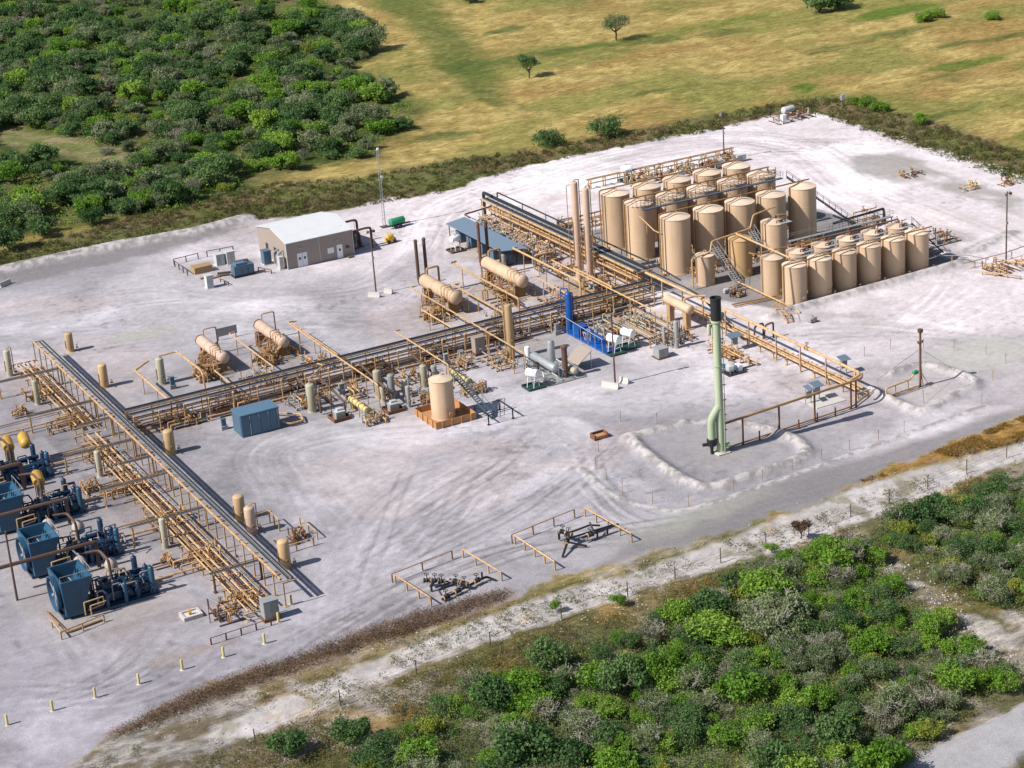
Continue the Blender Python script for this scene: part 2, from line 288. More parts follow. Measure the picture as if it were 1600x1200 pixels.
    for ln, cnt, wd, am in FAM:
        L0 = np.array(smooth_line(ln, 12)); dd = np.gradient(L0, axis=0); dd /= np.hypot(dd[:, 0], dd[:, 1])[:, None]+1e-9; nn = np.stack([-dd[:, 1], dd[:, 0]], 1); m_ = len(L0)
        for k in range(cnt):
            o0 = RT_.gauss(0, wd); o1 = RT_.gauss(0, wd); ph = RT_.uniform(0, 6); u = np.linspace(0, 1, m_); off = o0*(1-u)+o1*u+np.sin(u*pi*RT_.uniform(.8, 2.4)+ph)*wd*.5; a_ = RT_.uniform(0, .5); e_ = RT_.uniform(.5, 1); sg = 1 if RT_.random() < .62 else -1; st_ = RT_.uniform(.4, 1)*am
            for w_ in (-.95, -.75, .75, .95):
                Q = L0+nn*(off+w_)[:, None]; s_ = np.concatenate([[0], np.cumsum(np.hypot(*np.diff(Q, axis=0).T))]); S_ = np.arange(s_[-1]*a_, s_[-1]*e_, .2); qx = np.interp(S_, s_, Q[:, 0]); qy = np.interp(S_, s_, Q[:, 1])
                fade = np.sin(np.linspace(0, pi, len(S_)))**.4*(.35+.9*vn(S_/5+k, S_*0+k)); ix = np.clip(np.searchsorted(xs, qx), 1, len(xs)-1); iy = np.clip(np.searchsorted(ys, qy), 1, len(ys)-1)
                fx = (qx-xs[ix-1])/(xs[ix]-xs[ix-1]); fy = (qy-ys[iy-1])/(ys[iy]-ys[iy-1]); v_ = fade*st_*sg*.16
                for (jx, jy, ww) in ((ix-1, iy-1, (1-fx)*(1-fy)), (ix, iy-1, fx*(1-fy)), (ix-1, iy, (1-fx)*fy), (ix, iy, fx*fy)): np.add.at(TR, (jx, jy), v_*ww)
    TR = np.clip(TR, -.5, .75).ravel()
    ru = np.exp(-(np.hypot((x-94)*.85+(y-209)*.5, ((y-209)*.85-(x-94)*.5)*2)/13)**2)
    u_ = x*.72-y*.70; v_ = x*.70+y*.72; rs = fbm(u_, v_*.12, .7, 3, 160); tr -= ru*ss(rs, .50, .60)*3.0*ss(fbm(x, y, 5, 2, 166), .38, .6)
    base = np.clip(base*(1+.12*np.clip(tr, -1, 1)-.72*TR)[:, None]*.96*np.array([.99, .985, 1.01]), .08, .66)
    base *= (1+.22*np.clip(dens, 0, .4)*ss(fbm(x, y, 6, 3, 93), .35, .6))[:, None]
    sp = fbm(x, y, 1.1, 3, 221); base *= (1-.24*ss(sp, .64, .74)*ss(fbm(x, y, 14, 2, 224), .42, .6))[:, None]; base *= (1-.10*ss(fbm(x*.8+y*.6, (y*.8-x*.6)*.25, 1.3, 3, 228), .52, .64)*ss(fbm(x, y, 18, 3, 231), .45, .6))[:, None]
    base *= (1+(sm-.5)*.22+(fbm(x, y, .7, 2, 33)-.5)*.25)[:, None]
    dr = sdist(x+(wx-x)*.3, y+(wy-y)*.3, DARKROAD); base = mixc(base, C(.19, .178, .182), ss(-dr, -1.5, 1.0)*.85)
    fa = sdist(x+(wx-x)*.25, y+(wy-y)*.25, FARM); base = mixc(base, mixc(np.tile(C(.165, .16, .16), (n, 1)), C(.27, .26, .255), ss(med, .4, .65)), ss(-fa, -.5, .5)*.85)
    sb = sdist(wx, wy, [(40, 336), (40, 329), (75, 330), (95, 331), (108, 331.5), (119, 334.5), (112, 335), (96, 335), (75, 336)]); base = mixc(base, C(.17, .16, .165), ss(-sb, -1.5, 1)*.75)  # dark shadow band at the foot of the bank, painted into the pad colour
    pt = sdist(wx, wy, PIT); base = mixc(base, C(.25, .24, .225), ss(-pt, -1, 2)*.75*ss(med, .3, .5))
    for (lx, ly, rx, ry, st, cc) in ((177, 208, 10, 6, .55, (.38, .39, .34)), (131, 203.5, 6, 7, .75, (.29, .275, .275)), (163.5, 203.5, 5, 5, .45, (.42, .38, .36)), (118, 189, 12, 3.5, .45, (.36, .37, .31)), (150, 264, 6, 9, .95, (.30, .19, .075)), (128, 273, 5, 7, .6, (.30, .23, .15)), (139, 273, 5, 7, .6, (.30, .22, .14)), (90, 271, 4, 6, .5, (.28, .23, .17)), (100, 271, 4, 6, .5, (.28, .23, .17)), (140, 248, 12, 9, .45, (.29, .27, .26)), (106, 245, 12, 6, .5, (.27, .25, .24)), (150, 295, 5, 14, .5, (.33, .29, .24)), (100, 254, 30, 3, .5, (.33, .24, .17)), (67, 230, 4, 36, .35, (.30, .25, .22)),
                                 (86, 292, 6, 3, .6, (.34, .34, .28)), (53, 215, 8, 22, .55, (.27, .22, .2)), (146, 293, 5, 14, .4, (.4, .33, .25)), (170, 252, 6, 6, .4, (.25, .2, .18)), (173.5, 226, 1.2, 3, .4, (.42, .40, .36)), (87.5, 189.5, 5.5, 4.5, .4, (.38, .36, .37)), (103, 190, 7, 5, .45, (.33, .31, .32)), (128, 250, 8, 5, .3, (.38, .33, .3)), (57, 192, 6, 1.5, .5, (.27, .2, .15)), (122.5, 229, 3, 2, .3, (.4, .4, .36))):
        base = mixc(base, C(*cc), st*ss(-np.hypot((wx-lx)/rx, (wy-ly)/ry), -1.25, -.4)*(.5+.8*med))
    con = (x > 44) & (x < 62) & (y > 203) & (y < 262); base = mixc(base, C(.37, .35, .36), con*.35)
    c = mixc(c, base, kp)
    z = np.zeros(n); grow = (1-kp)
    z += grow*((fbm(x, y, 9, 4, 201)-.5)*1.0+(sm-.5)*.35)*ss(pd, 0, 6); z += kp*((med-.5)*.10+(sm-.5)*.05+np.clip(tr, -1, 1)*.035)*ss(-pd, 0, 3)
    z -= ss(pd, 0, 5)*ss(-y, -200, -180)*.5
    bm = np.zeros(n)
    for ln, h, wd in BERMS:
        d, s, t = ldist(x, y, smooth_line(ln, 3)); k = np.exp(-(d/wd)**2); hh = h*(.9+.2*fbm(x, y, 3, 2, 300)); z = np.maximum(z, z*(1-k)+k*hh); bm = np.maximum(bm, k)
    c = mixc(c, mixc(np.tile(C(.47, .44, .44), (n, 1)), C(.25, .23, .22), ss(fbm(x, y, .7, 3, 310), .40, .6)), ss(bm, .15, .7)*.85*ss(-s1, -30, 0)*0+ss(bm, .15, .7)*.8)
    # lease roads
    lr = sdist(x+(wx-x)*.4, y+(wy-y)*.4, LROAD); kl = ss(-lr, -.5, .7); rc = mixc(np.tile(C(.46, .43, .43), (n, 1)), C(.38, .35, .34), ss(sm*.5+med*.5, .42, .62)); rc *= (1+(fbm(x, y, .6, 2, 401)-.5)*.4)[:, None]
    c = mixc(c, rc, kl*(1-kp)*(1-.6*ss(fbm(x, y, 2.2, 3, 404), .60, .7)))
    sr = sdist(x+(wx-x)*.3, y+(wy-y)*.3, SROAD); ks = ss(-sr, -.4, .4); c = mixc(c, C(.33, .32, .335), ks); c = np.where(ks[:, None] > .5, c*(1+(sm-.5)*.2)[:, None], c); z = z*(1-ks)
    br = sdist(x+(wx-x)*.4, y+(wy-y)*.4, BRN); c = mixc(c, C(.36, .20, .06), ss(-br, -.6, .5)*.85*ss(sm, .25, .5))
    c = mixc(c, mixc(np.tile(C(.40, .37, .36), (n, 1)), C(.20, .16, .12), ss(sm, .45, .6)), low*(1-kp)*(1-kl)*ss(-x, -72, -58)*ss(y, 164, 170)*.8)
    w1 = sdist(wx, wy, WEED1); c = mixc(c, C(.20, .14, .11), ss(-w1, -.8, .6)*.7)
    gv = np.clip(1-kp-kl*(1-kp)-ks, 0, 1)
    nx, ny = len(xs), len(ys); I = np.arange(n).reshape(nx, ny)
    F = np.stack([I[:-1, :-1].ravel(), I[1:, :-1].ravel(), I[1:, 1:].ravel(), I[:-1, 1:].ravel()], 1)
    cls = np.zeros(n, int); cls[kp > .5] = 1; cls[(kp <= .5) & (kl > .5)] = 2; cls[ks > .5] = 3; cls[(cls == 0) & (y+.0*x < 184)] = 4
    fc = cls[F[:, 0]]
    m, nt, b = new_mat('ground_surface'); N = nt.nodes; L = nt.links
    at = N.new('ShaderNodeAttribute'); at.attribute_name = 'soil'; gp = N.new('ShaderNodeNewGeometry')
    def noise(sc, det, rough, scale=None):
        q = N.new('ShaderNodeTexNoise'); q.inputs['Scale'].default_value = sc; q.inputs['Detail'].default_value = det; q.inputs['Roughness'].default_value = rough
        mp = N.new('ShaderNodeMapping'); L.new(gp.outputs['Position'], mp.inputs[0]); L.new(mp.outputs[0], q.inputs['Vector'])
        if scale: mp.inputs['Scale'].default_value = scale; mp.inputs['Rotation'].default_value = (0, 0, radians(24))
        return q
    def rng(src, a, b_, c_, d_):
        q = N.new('ShaderNodeMapRange'); L.new(src, q.inputs[0])
        for k, v in zip(('From Min', 'From Max', 'To Min', 'To Max'), (a, b_, c_, d_)): q.inputs[k].default_value = v
        return q.outputs[0]
    fine = noise(6.5, 4, .9); peb = noise(1.1, 6, .7); gr = noise(1.1, 6, .8, (.6, 1.6, 1))
    a1 = rng(fine.outputs[0], .30, .70, .62, 1.30); a2 = rng(peb.outputs[0], .3, .7, .86, 1.12); g2 = noise(.42, 5, .7, (.7, 1.9, 1)); a3a = rng(gr.outputs[0], .32, .68, .5, 1.5); a3b = rng(g2.outputs[0], .32, .68, .68, 1.3); a3m = N.new('ShaderNodeMath'); a3m.operation = 'MULTIPLY'; L.new(a3a, a3m.inputs[0]); L.new(a3b, a3m.inputs[1]); a3 = a3m.outputs[0]
    mp_ = N.new('ShaderNodeMath'); mp_.operation = 'MULTIPLY'; L.new(a1, mp_.inputs[0]); L.new(a2, mp_.inputs[1])
    fm = N.new('ShaderNodeMix'); fm.data_type = 'FLOAT'; L.new(at.outputs['Alpha'], fm.inputs['Factor']); L.new(mp_.outputs[0], fm.inputs['A']); L.new(a3, fm.inputs['B'])
    vm = N.new('ShaderNodeVectorMath'); vm.operation = 'SCALE'; L.new(at.outputs['Color'], vm.inputs[0]); L.new(fm.outputs['Result'], vm.inputs['Scale']); L.new(vm.outputs[0], b.inputs['Base Color'])
    b.inputs['Roughness'].default_value = .95; b.inputs['Specular IOR Level'].default_value = .1
    bp = N.new('ShaderNodeBump'); bp.inputs['Distance'].default_value = 1.0; bs = N.new('ShaderNodeMix'); bs.data_type = 'FLOAT'; L.new(at.outputs['Alpha'], bs.inputs['Factor']); bs.inputs['A'].default_value = .16; bs.inputs['B'].default_value = .7
    L.new(bs.outputs['Result'], bp.inputs['Strength']); L.new(gr.outputs[0], bp.inputs['Height']); L.new(bp.outputs[0], b.inputs['Normal'])
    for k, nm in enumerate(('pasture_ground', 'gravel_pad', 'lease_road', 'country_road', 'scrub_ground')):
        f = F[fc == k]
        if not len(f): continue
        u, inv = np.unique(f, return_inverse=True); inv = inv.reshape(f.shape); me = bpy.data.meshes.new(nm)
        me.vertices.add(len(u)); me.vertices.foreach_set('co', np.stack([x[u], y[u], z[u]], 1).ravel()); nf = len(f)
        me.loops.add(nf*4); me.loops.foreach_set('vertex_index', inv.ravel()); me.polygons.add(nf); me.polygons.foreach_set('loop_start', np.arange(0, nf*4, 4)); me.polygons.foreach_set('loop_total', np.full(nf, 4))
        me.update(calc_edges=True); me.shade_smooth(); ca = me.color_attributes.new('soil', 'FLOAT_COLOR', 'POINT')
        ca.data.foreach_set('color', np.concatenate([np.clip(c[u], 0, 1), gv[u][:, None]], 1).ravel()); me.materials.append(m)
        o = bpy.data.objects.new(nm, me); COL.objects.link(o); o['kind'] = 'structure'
ground()
# ================================================================ vegetation
def leaf_mesh(name, P, Nn, S, tint, mt, asp=.6, rnd=.95):
    n = len(P); rs = np.random.RandomState(n); r = rs.normal(size=(n, 3)); N0 = Nn+r*rnd*1.25; N0 /= np.linalg.norm(N0, axis=1)[:, None]
    u = np.cross(N0, rs.normal(size=(n, 3))); u /= np.linalg.norm(u, axis=1)[:, None]; v = np.cross(N0, u); S = S[:, None]
    V = np.stack([P-u*S*.5, P-v*S*.5*asp+N0*S*.08, P+u*S*.5, P+v*S*.5*asp+N0*S*.08], 1).reshape(-1, 3)
    me = bpy.data.meshes.new(name); me.vertices.add(n*4); me.vertices.foreach_set('co', V.ravel()); me.loops.add(n*4); me.loops.foreach_set('vertex_index', np.arange(n*4))
    me.polygons.add(n); me.polygons.foreach_set('loop_start', np.arange(0, n*4, 4)); me.polygons.foreach_set('loop_total', np.full(n, 4)); me.update(calc_edges=True)
    a = me.attributes.new('tint', 'FLOAT', 'POINT'); a.data.foreach_set('value', np.repeat(tint, 4).astype(np.float32)); me.materials.append(M[mt] if isinstance(mt, str) else mt); return me
def crown(seed, R, H, z0, n, ls, mt, flat=1.0, spiky=False):
    rs = np.random.RandomState(seed); k = rs.randint(15, 26); P = []; N = []; T = []
    for i in range(k):
        a = rs.rand()*2*pi; q = rs.rand()**.5*.72; cx, cy = R*q*cos(a), R*q*sin(a); cz = z0+(H-z0)*(.25+.62*rs.rand()*(1-q*.55)); lr = R*(.16+.26*rs.rand()); m_ = n//k
        d = rs.normal(size=(m_, 3)); d /= np.linalg.norm(d, axis=1)[:, None]; rad = lr*(.45+.6*rs.rand(m_)**.6+.5*(rs.rand(m_) > .88))*(1+.25*np.sin(d[:, 0]*5+i)*np.cos(d[:, 1]*4))
        p = d*rad[:, None]; p[:, 2] *= .72*flat; p += (cx, cy, cz); ok = p[:, 2] > z0*.4; P.append(p[ok]); N.append(d[ok]+(0, 0, .35)); T.append(np.clip(rs.rand()*.6+.4*rs.rand(ok.sum()), 0, 1))
    P = np.concatenate(P); return leaf_mesh('crown', P, np.concatenate(N), ls*(.6+.8*rs.rand(len(P))), np.concatenate(T), mt)
def branches(seed, R, H, k, r0, twig=3):
    rs = random.Random(seed); b = MB()
    for i in range(k):
        a = rs.uniform(0, 2*pi); l = rs.uniform(.5, .95); p = Vector((0, 0, .0)); q = Vector((R*.35*l*cos(a), R*.35*l*sin(a), H*.35)); e = Vector((R*l*cos(a+.3), R*l*sin(a+.3), H*rs.uniform(.55, .9)))
        b.tube([p, q, e], r0, 5) if twig == 0 else b.add(*taper([p, q, e], r0, r0*.3))
        for j in range(twig):
            s = q.lerp(e, rs.uniform(.1, .9)); d = Vector((rs.uniform(-1, 1), rs.uniform(-1, 1), rs.uniform(-.1, .8)))*R*.35; b.add(*taper([s, s+d*.5+Vector((0, 0, .1)), s+d], r0*.4, r0*.12))
    return b
def taper(pts, r0, r1, n=5):
    t = MB(); P = [Vector(p) for p in pts]; L = len(P)-1
    for i in range(L): t.cyl(P[i], P[i+1], r0+(r1-r0)*i/L, r0+(r1-r0)*(i+1)/L, n)
    return t.v, t.f
def plant_proto(name, label, cat, seed, R, H, n, ls, mt, z0=.3, trunk=True, bark='bark', k=6, r0=.09, flat=1., twig=3):
    t = thing(name, label, cat, (0, 0, -50))
    ORG[t.name] = (0, 0, 0)
    if n:
        o = bpy.data.objects.new('crown', crown(seed, R, H, z0, n, ls, mt, flat)); COL.objects.link(o); o.parent = t
    branches(seed, R*.8, H, k, r0, twig).build('trunk', bark, t); return t
KD = {  # kind: name, seeds, radius, height, leaves, leaf size, material, crown base, bark, limbs, limb radius, twigs
 'tree': ('scrub_tree', 10, 4, 2.6, 3.4, 3600, .30, 'leafB', .5, 'bark', 6, .09, 3), 'btree': ('bright_scrub_tree', 20, 3, 2.4, 3.2, 3400, .30, 'leafA', .5, 'bark', 6, .09, 3),
 'gtree': ('grey_scrub_tree', 26, 3, 2.5, 3.2, 3300, .28, 'leafC', .4, 'paleb', 7, .08, 6), 'dtree': ('leafless_tree', 40, 3, 2.3, 3.0, 1100, .22, 'leafD', .4, 'paleb', 12, .07, 10),
 'shrub': ('shrub', 30, 4, 1.6, 1.9, 3300, .17, 'leafA', .1, 'bark', 6, .08, 4), 'dshrub': ('dark_shrub', 36, 4, 1.7, 2.0, 3300, .165, 'leafB', .1, 'bark', 6, .08, 4),
 'olive': ('grey_shrub', 50, 4, 1.8, 2.2, 3400, .15, 'leafC', .15, 'paleb', 8, .06, 8), 'yel': ('yellow_green_shrub', 60, 3, 1.5, 1.6, 2900, .16, 'leafE', .1, 'bark', 6, .05, 4),
 'bare': ('leafless_shrub', 70, 3, 1.8, 2.3, 900, .17, 'leafD', .3, 'paleb', 12, .06, 11)}
PR = {}
for k_, (nm, sd_, cnt_, R_q, H_q, n_q, ls_q, mt_q, z0_q, bk_q, kk_q, r0_q, tw_q) in KD.items(): PR[k_] = [plant_proto(nm, 't', 'tree' if 'tree' in k_ else 'shrub', sd_+i, R_q, H_q, n_q, ls_q, mt_q, z0_q, bark=bk_q, k=kk_q, r0=r0_q, twig=tw_q) for i in range(cnt_)]
RV = random.Random(5)
def lone(x, y, s, R, H, zc, seed, label, mt='leafB', fork=3):
    t = thing('field_tree', label, 'tree', (x, y, 0)); rs = random.Random(seed); b = MB(); b.add(*taper([(x, y, -.3), (x+.1, y, zc*.6), (x, y+.1, zc)], .2*s, .14*s, 7))
    for i in range(fork*2): a = i*pi/fork+rs.random(); b.add(*taper([(x, y, zc*rs.uniform(.6, 1)), (x+R*.4*cos(a), y+R*.4*sin(a), zc+.6), (x+R*.8*cos(a), y+R*.8*sin(a), H-.6)], .1*s, .03))
    b.build('trunk', 'bark', t); o = bpy.data.objects.new('crown', crown(seed, R, H-zc+.5, .2, 3000, .28, mt)); COL.objects.link(o); o.parent = t; o.location = (0, 0, zc-.3)
def inpoly(x, y, p): return sdist(np.array([x]), np.array([y]), p)[0] < 0
def put(kind, x, y, s, label, group, z=0, i=None):
    L = PR[kind]; o = L[RV.randrange(len(L)) if i is None else i % len(L)]; return dup(o, (x, y, z-.15), label, RV.uniform(0, 6.28), (s*RV.uniform(.9, 1.1), s*RV.uniform(.9, 1.1), s*RV.uniform(.85, 1.15)), group)
def scatter(poly, step, mix, s0, s1, where, bare_poly=(), skip=.1):
    x0 = min(p[0] for p in poly); x1 = max(p[0] for p in poly); y0 = min(p[1] for p in poly); y1 = max(p[1] for p in poly); pts = []
    nx = int((x1-x0)/step)+1; ny = int((y1-y0)/step)+1
    for i in range(nx):
        for j in range(ny):
            x = x0+(i+RV.random())*step; y = y0+(j+RV.random())*step; pts.append((x, y))
    A = np.array(pts); d = sdist(A[:, 0], A[:, 1], poly); gap = fbm(A[:, 0], A[:, 1], 9, 3, 500)
    for b in bare_poly:
        for q in ((0, 1.2), ) if b is SAND2 else ((0, 1.2), (4, 0), (9, 0), (13, -1)): d = np.where(sdist(A[:, 0]+q[0]*.45, A[:, 1]+q[0]*.89, b) < q[1], 9, d)
    v = np.array([[q[0], q[1], -CAMH] for q in pts]); dd = v@np.array(fw); px = 800+3286*(v@np.array(R2))/dd; py = 600+3286*(v@np.array(D2))/dd
    res = []
    for (x, y), q, g, a, b in zip(pts, d, gap, px, py):
        if q < -.5 and -40 < a < 1640 and -30 < b < 1250 and g > skip: res.append((b, x, y))
    res.sort(reverse=True); cnt = {}
    for b, x, y in res:
        k = RV.choices(list(mix), list(mix.values()))[0]; cnt[k] = cnt.get(k, 0)+1
        if cnt[k] > 290 or TOT.get(k, 0) > 295: continue
        TOT[k] = TOT.get(k, 0)+1; s = RV.uniform(s0, s1)
        put(k, x, y, s, LBL[k]+' among others in the '+where, '%s in the %s' % (KD[k][0].replace('_', ' ')+'s', where))
TOT = {}
LBL = {'tree': 'rounded dark green tree', 'btree': 'bright green bushy tree', 'gtree': 'grey-green spreading tree', 'dtree': 'leafless pale grey tree', 'shrub': 'low bright green shrub', 'dshrub': 'low dark green shrub', 'olive': 'grey-green twiggy shrub', 'yel': 'yellow-green low shrub', 'bare': 'leafless pale grey bush'}
NW = 'thicket beyond the building'; SE = 'thicket below the lease road'
scatter(SCRUB2, 2.15, {'shrub': .32, 'dshrub': .26, 'olive': .27, 'yel': .06, 'bare': .05, 'tree': .03, 'btree': .05}, .45, 1.25, SE, [SAND2], .33)
scatter(SCRUB1, 4.15, {'tree': .44, 'btree': .18, 'gtree': .28, 'dtree': .05, 'yel': .05, 'shrub': .05}, .6, 1.5, NW, [CLEAR1], .38)
SOLO = [
 ('tree', 239, 479.4, .9, 'tree cut by the top edge of the pasture view', 4), ('dshrub', 185.8, 343.8, 2.0, 'dark rounded bush-like tree beside the pad edge, left of its pale twin', 0), ('dshrub', 197.5, 342.5, 2.1, 'pale green domed tree beside the pad edge, right of the darker one', 1),
 ('tree', 293, 404, 1.6, 'large dark spreading tree at the top edge of the pasture', 0), ('tree', 298.5, 404, 1.5, 'large tree touching the big dark one at the top edge of the pasture', 1), ('gtree', 196, 447, 1.9, 'broad grey-green tree at the thicket corner beside the pasture', 2), ('tree', 192, 445, 1.5, 'dark tree behind the broad grey-green one at the thicket corner', 1),
 ('shrub', 247.3, 308.7, 1.2, 'single green bush right of the bush clump past the far pad corner', 0), ('shrub', 247.1, 321.2, 1.4, 'right-hand bush of the clump behind the far pad corner', 1), ('shrub', 247.0, 325.0, 1.35, 'middle bush of the clump behind the far pad corner', 2), ('shrub', 246.4, 328.8, 1.1, 'left-hand bush of the clump behind the far pad corner', 3),
 ('btree', 109.3, 358.5, 1.15, 'bright green tree on open grass above the white bank, right one of a pair', 4), ('tree', 105.5, 357, 1.1, 'green tree on open grass above the white bank, left one of a pair', 3), ('tree', 98.6, 354.5, 1.05, 'green tree just above the white bank, nearest the dark shadow', 5), ('tree', 89.5, 354, 1.25, 'big rounded tree above the white bank at the left', 2), ('tree', 82, 350, 1.2, 'tree above the white bank at the left edge', 1),
 ('btree', 164.8, 374.5, 1.3, 'domed bright tree beside the radio mast top', 4), ('olive', 108.4, 159.5, 1.9, 'huge grey-green tree-like shrub with bleached branches in the lower thicket', 0), ('olive', 110.8, 161, 1.7, 'tall silvery shrub just right of the huge grey-green one', 2), ('btree', 112.3, 166, 1.15, 'upright green tree at the top edge of the lower thicket', 4),
 ('olive', 108.9, 139.5, 1.45, 'domed olive-grey shrub beside the country road', 1), ('tree', 57.5, 167.2, .85, 'isolated dark green tree at the bottom left', 2), ('tree', 64, 166, .85, 'green tree right of the isolated dark one at the bottom', 5), ('shrub', 99.6, 175.4, .75, 'small round green shrub beside the wire fence', 0), ('shrub', 119.9, 176.0, .6, 'small shrub right against the wire fence posts', 1),
 ('btree', 124, 171.5, .8, 'bright green clump below the wire fence at the right', 4), ('btree', 125.6, 168.5, .75, 'bright green clump downhill of the other at the right', 3), ('tree', 137, 172, .8, 'dark green clump above the sandy gap near the right edge', 1), ('tree', 140, 172.5, .9, 'green clump at the right edge of the view', 4),
 ('shrub', 124.5, 151.5, 1.0, 'bright shrub beside the sandy clearing', 2), ('shrub', 93.5, 178.3, .5, 'small shrub on the verge between fence and lease road', 3), ('shrub', 303, 378, 1.8, 'broad low green shrub at the far top right', 0), ('shrub', 308, 379, 1.7, 'second low green shrub at the far top right', 1), ('shrub', 315, 368, 1.2, 'dark shrub at the right of the far shrub line', 2)]
lone(210.1, 395.8, 1.1, 2.6, 5.8, 2.0, 81, 'small round-crowned tree standing alone on a thin trunk in the golden pasture'); lone(243.4, 414.6, 1.2, 3.8, 6.4, 2.3, 84, 'wide flat-topped tree with forked trunk alone in the pasture near the top', 'leafC')
lone(124.6, 176.9, .5, 1.0, 2.2, .4, 91, 'brown dead round bush standing against the wire fence', 'weedB')
for k, x, y, s, lb, i in SOLO: put(k, x, y, s, lb, None, 0, i)
for k, x, y, s, lb in (('bare', 116, 399, 1.1, 'bleached white dead bush beside the grassy gap in the far thicket'), ('bare', 145, 368, 1.0, 'grey dead bush above the radio mast foot')): put(k, x, y, s, lb, None)
for L in PR.values():
    for o in L:
        for c in list(o.children): bpy.data.objects.remove(c)
        bpy.data.objects.remove(o)
# ground cover nobody could count
def cover(name, label, poly, n, hmin, hmax, ls, mt, bare=(), thr=.42, asp=.5, up=.4, seed=1):
    rs = np.random.RandomState(seed); x0 = min(p[0] for p in poly); x1 = max(p[0] for p in poly); y0 = min(p[1] for p in poly); y1 = max(p[1] for p in poly)
    m_ = n//14*3; cx = x0+rs.rand(m_)*(x1-x0); cy = y0+rs.rand(m_)*(y1-y0); d = sdist(cx, cy, poly); ok = (d < 0)&(fbm(cx, cy, 6, 3, 600+seed) > thr)
    for b in bare:
        for q in ((0,) if b is SAND2 else (0, 4, 8)): ok &= sdist(cx+q*.45, cy+q*.89, b) > .5
    cx = cx[ok]; cy = cy[ok]
    if not len(cx): return
    k = max(1, n//len(cx)); hh = hmin+(hmax-hmin)*rs.rand(len(cx)); rr = .35+.5*rs.rand(len(cx)); tt = rs.rand(len(cx))
    X = np.repeat(cx, k); Y = np.repeat(cy, k); Hh = np.repeat(hh, k); Rr = np.repeat(rr, k)*(hmax/.9)**.5; T = np.clip(np.repeat(tt, k)*.7+.3*rs.rand(len(X)), 0, 1); a = rs.rand(len(X))*2*pi; q = rs.rand(len(X))**.5
    P = np.stack([X+Rr*q*np.cos(a), Y+Rr*q*np.sin(a), Hh*(1-q*q*.8)*rs.rand(len(X))**.6-.05], 1); N = np.stack([np.cos(a)*q, np.sin(a)*q, np.full(len(X), up)], 1)
    me = leaf_mesh(name, P, N, ls*(.6+.8*rs.rand(len(P))), T, mt, asp); o = bpy.data.objects.new(name, me); COL.objects.link(o); o['kind'] = 'stuff'; o['label'] = label; return o
cover('undergrowth', 'low green undergrowth between the bushes of the far thicket', SCRUB1, 60000, .5, 1.5, .42, 'leafA', [CLEAR1], .40, seed=1)
cover('undergrowth', 'grey green undergrowth between the bushes of the far thicket', SCRUB1, 60000, .5, 1.6, .36, 'leafC', [CLEAR1], .45, seed=21)
cover('undergrowth', 'low brown and olive undergrowth of the near thicket', SCRUB2, 52000, .2, .9, .2, 'weedG', [SAND2], .40, seed=2)
cover('undergrowth', 'bright low leaves between the bushes of the near thicket', SCRUB2, 40000, .2, 1.0, .19, 'leafA', [SAND2], .47, seed=12)
cover('undergrowth', 'knee high grey-olive brush filling the near thicket', SCRUB2, 46000, .5, 1.5, .19, 'leafC', [SAND2], .40, seed=22)
cover('undergrowth', 'mid green brush filling the near thicket', SCRUB2, 36000, .5, 1.5, .19, 'leafB', [SAND2], .44, seed=23)
cover('dry_weeds', 'grey brown weeds along the white bank above the left pad edge', [(40,341),(80,340.5),(97,340.5),(110,339),(124,340),(124,336.8),(110,336),(97,337.2),(80,337),(40,337)], 16000, .2, .8, .28, 'weedB', (), .30, .25, 0., seed=31)
cover('dry_weeds', 'brown weeds on the slope below the fence', [(158,177.5),(144,177.2),(128,175.6),(112,175),(92,174.6),(72,173.5),(52,171),(52,166),(75,168),(98,169.5),(128,172.5),(150,175)], 7000, .2, .6, .2, 'weedB', (), .58, .3, 0., seed=32)
cover('dry_weeds', 'tall brown dry weeds along the lower pad edge', WEED1, 22000, .4, 1.4, .24, 'weedB', (), .1, .22, 0., seed=3)
cover('verge_weeds', 'olive brown weeds along the far pad edge', WEED2, 60000, .5, 1.2, .4, 'weedG', (), .2, .3, .1, seed=4)
cover('verge_weeds', 'brown dry weeds mixed in the far pad edge', WEED2, 30000, .4, 1.0, .34, 'weedB', (), .50, .25, 0., seed=5)
cover('straw_grass', 'orange straw grass on the bank by the right road', [(180,189),(167,188.4),(157,187.2),(146,185.8),(134,184.2),(150,184.4),(162,183.4),(180,184)], 14000, .1, .35, .22, 'weedY', (), .38, .3, .2, seed=6)
cover('verge_weeds', 'sparse olive tufts on the lower bank', [(160,179),(128,176.5),(103,177),(79,176),(57,172),(46,172),(40,176),(57,180),(90,182),(128,180.5),(162,182.5)], 12000, .1, .4, .17, 'weedG', (), .52, .4, .3, seed=7)
cover('verge_weeds', 'dry olive brush below the lease road', [(165,179),(158,178),(144,177.6),(128,176),(112,175.5),(92,175),(72,174),(52,171.5),(36,170),(40,155),(60,158),(75,166),(98,167),(128,171),(150,174)], 42000, .2, .8, .22, 'weedG', (), .46, .3, .2, seed=8)
cover('straw_grass', 'golden straw patches on the bank below the lease road', [(165,179),(158,178),(144,178),(128,176.5),(112,175),(92,174),(60,168),(66,162),(75,166),(98,167),(128,171),(150,174)], 14000, .1, .4, .2, 'weedY', (), .54, .3, .3, seed=9)
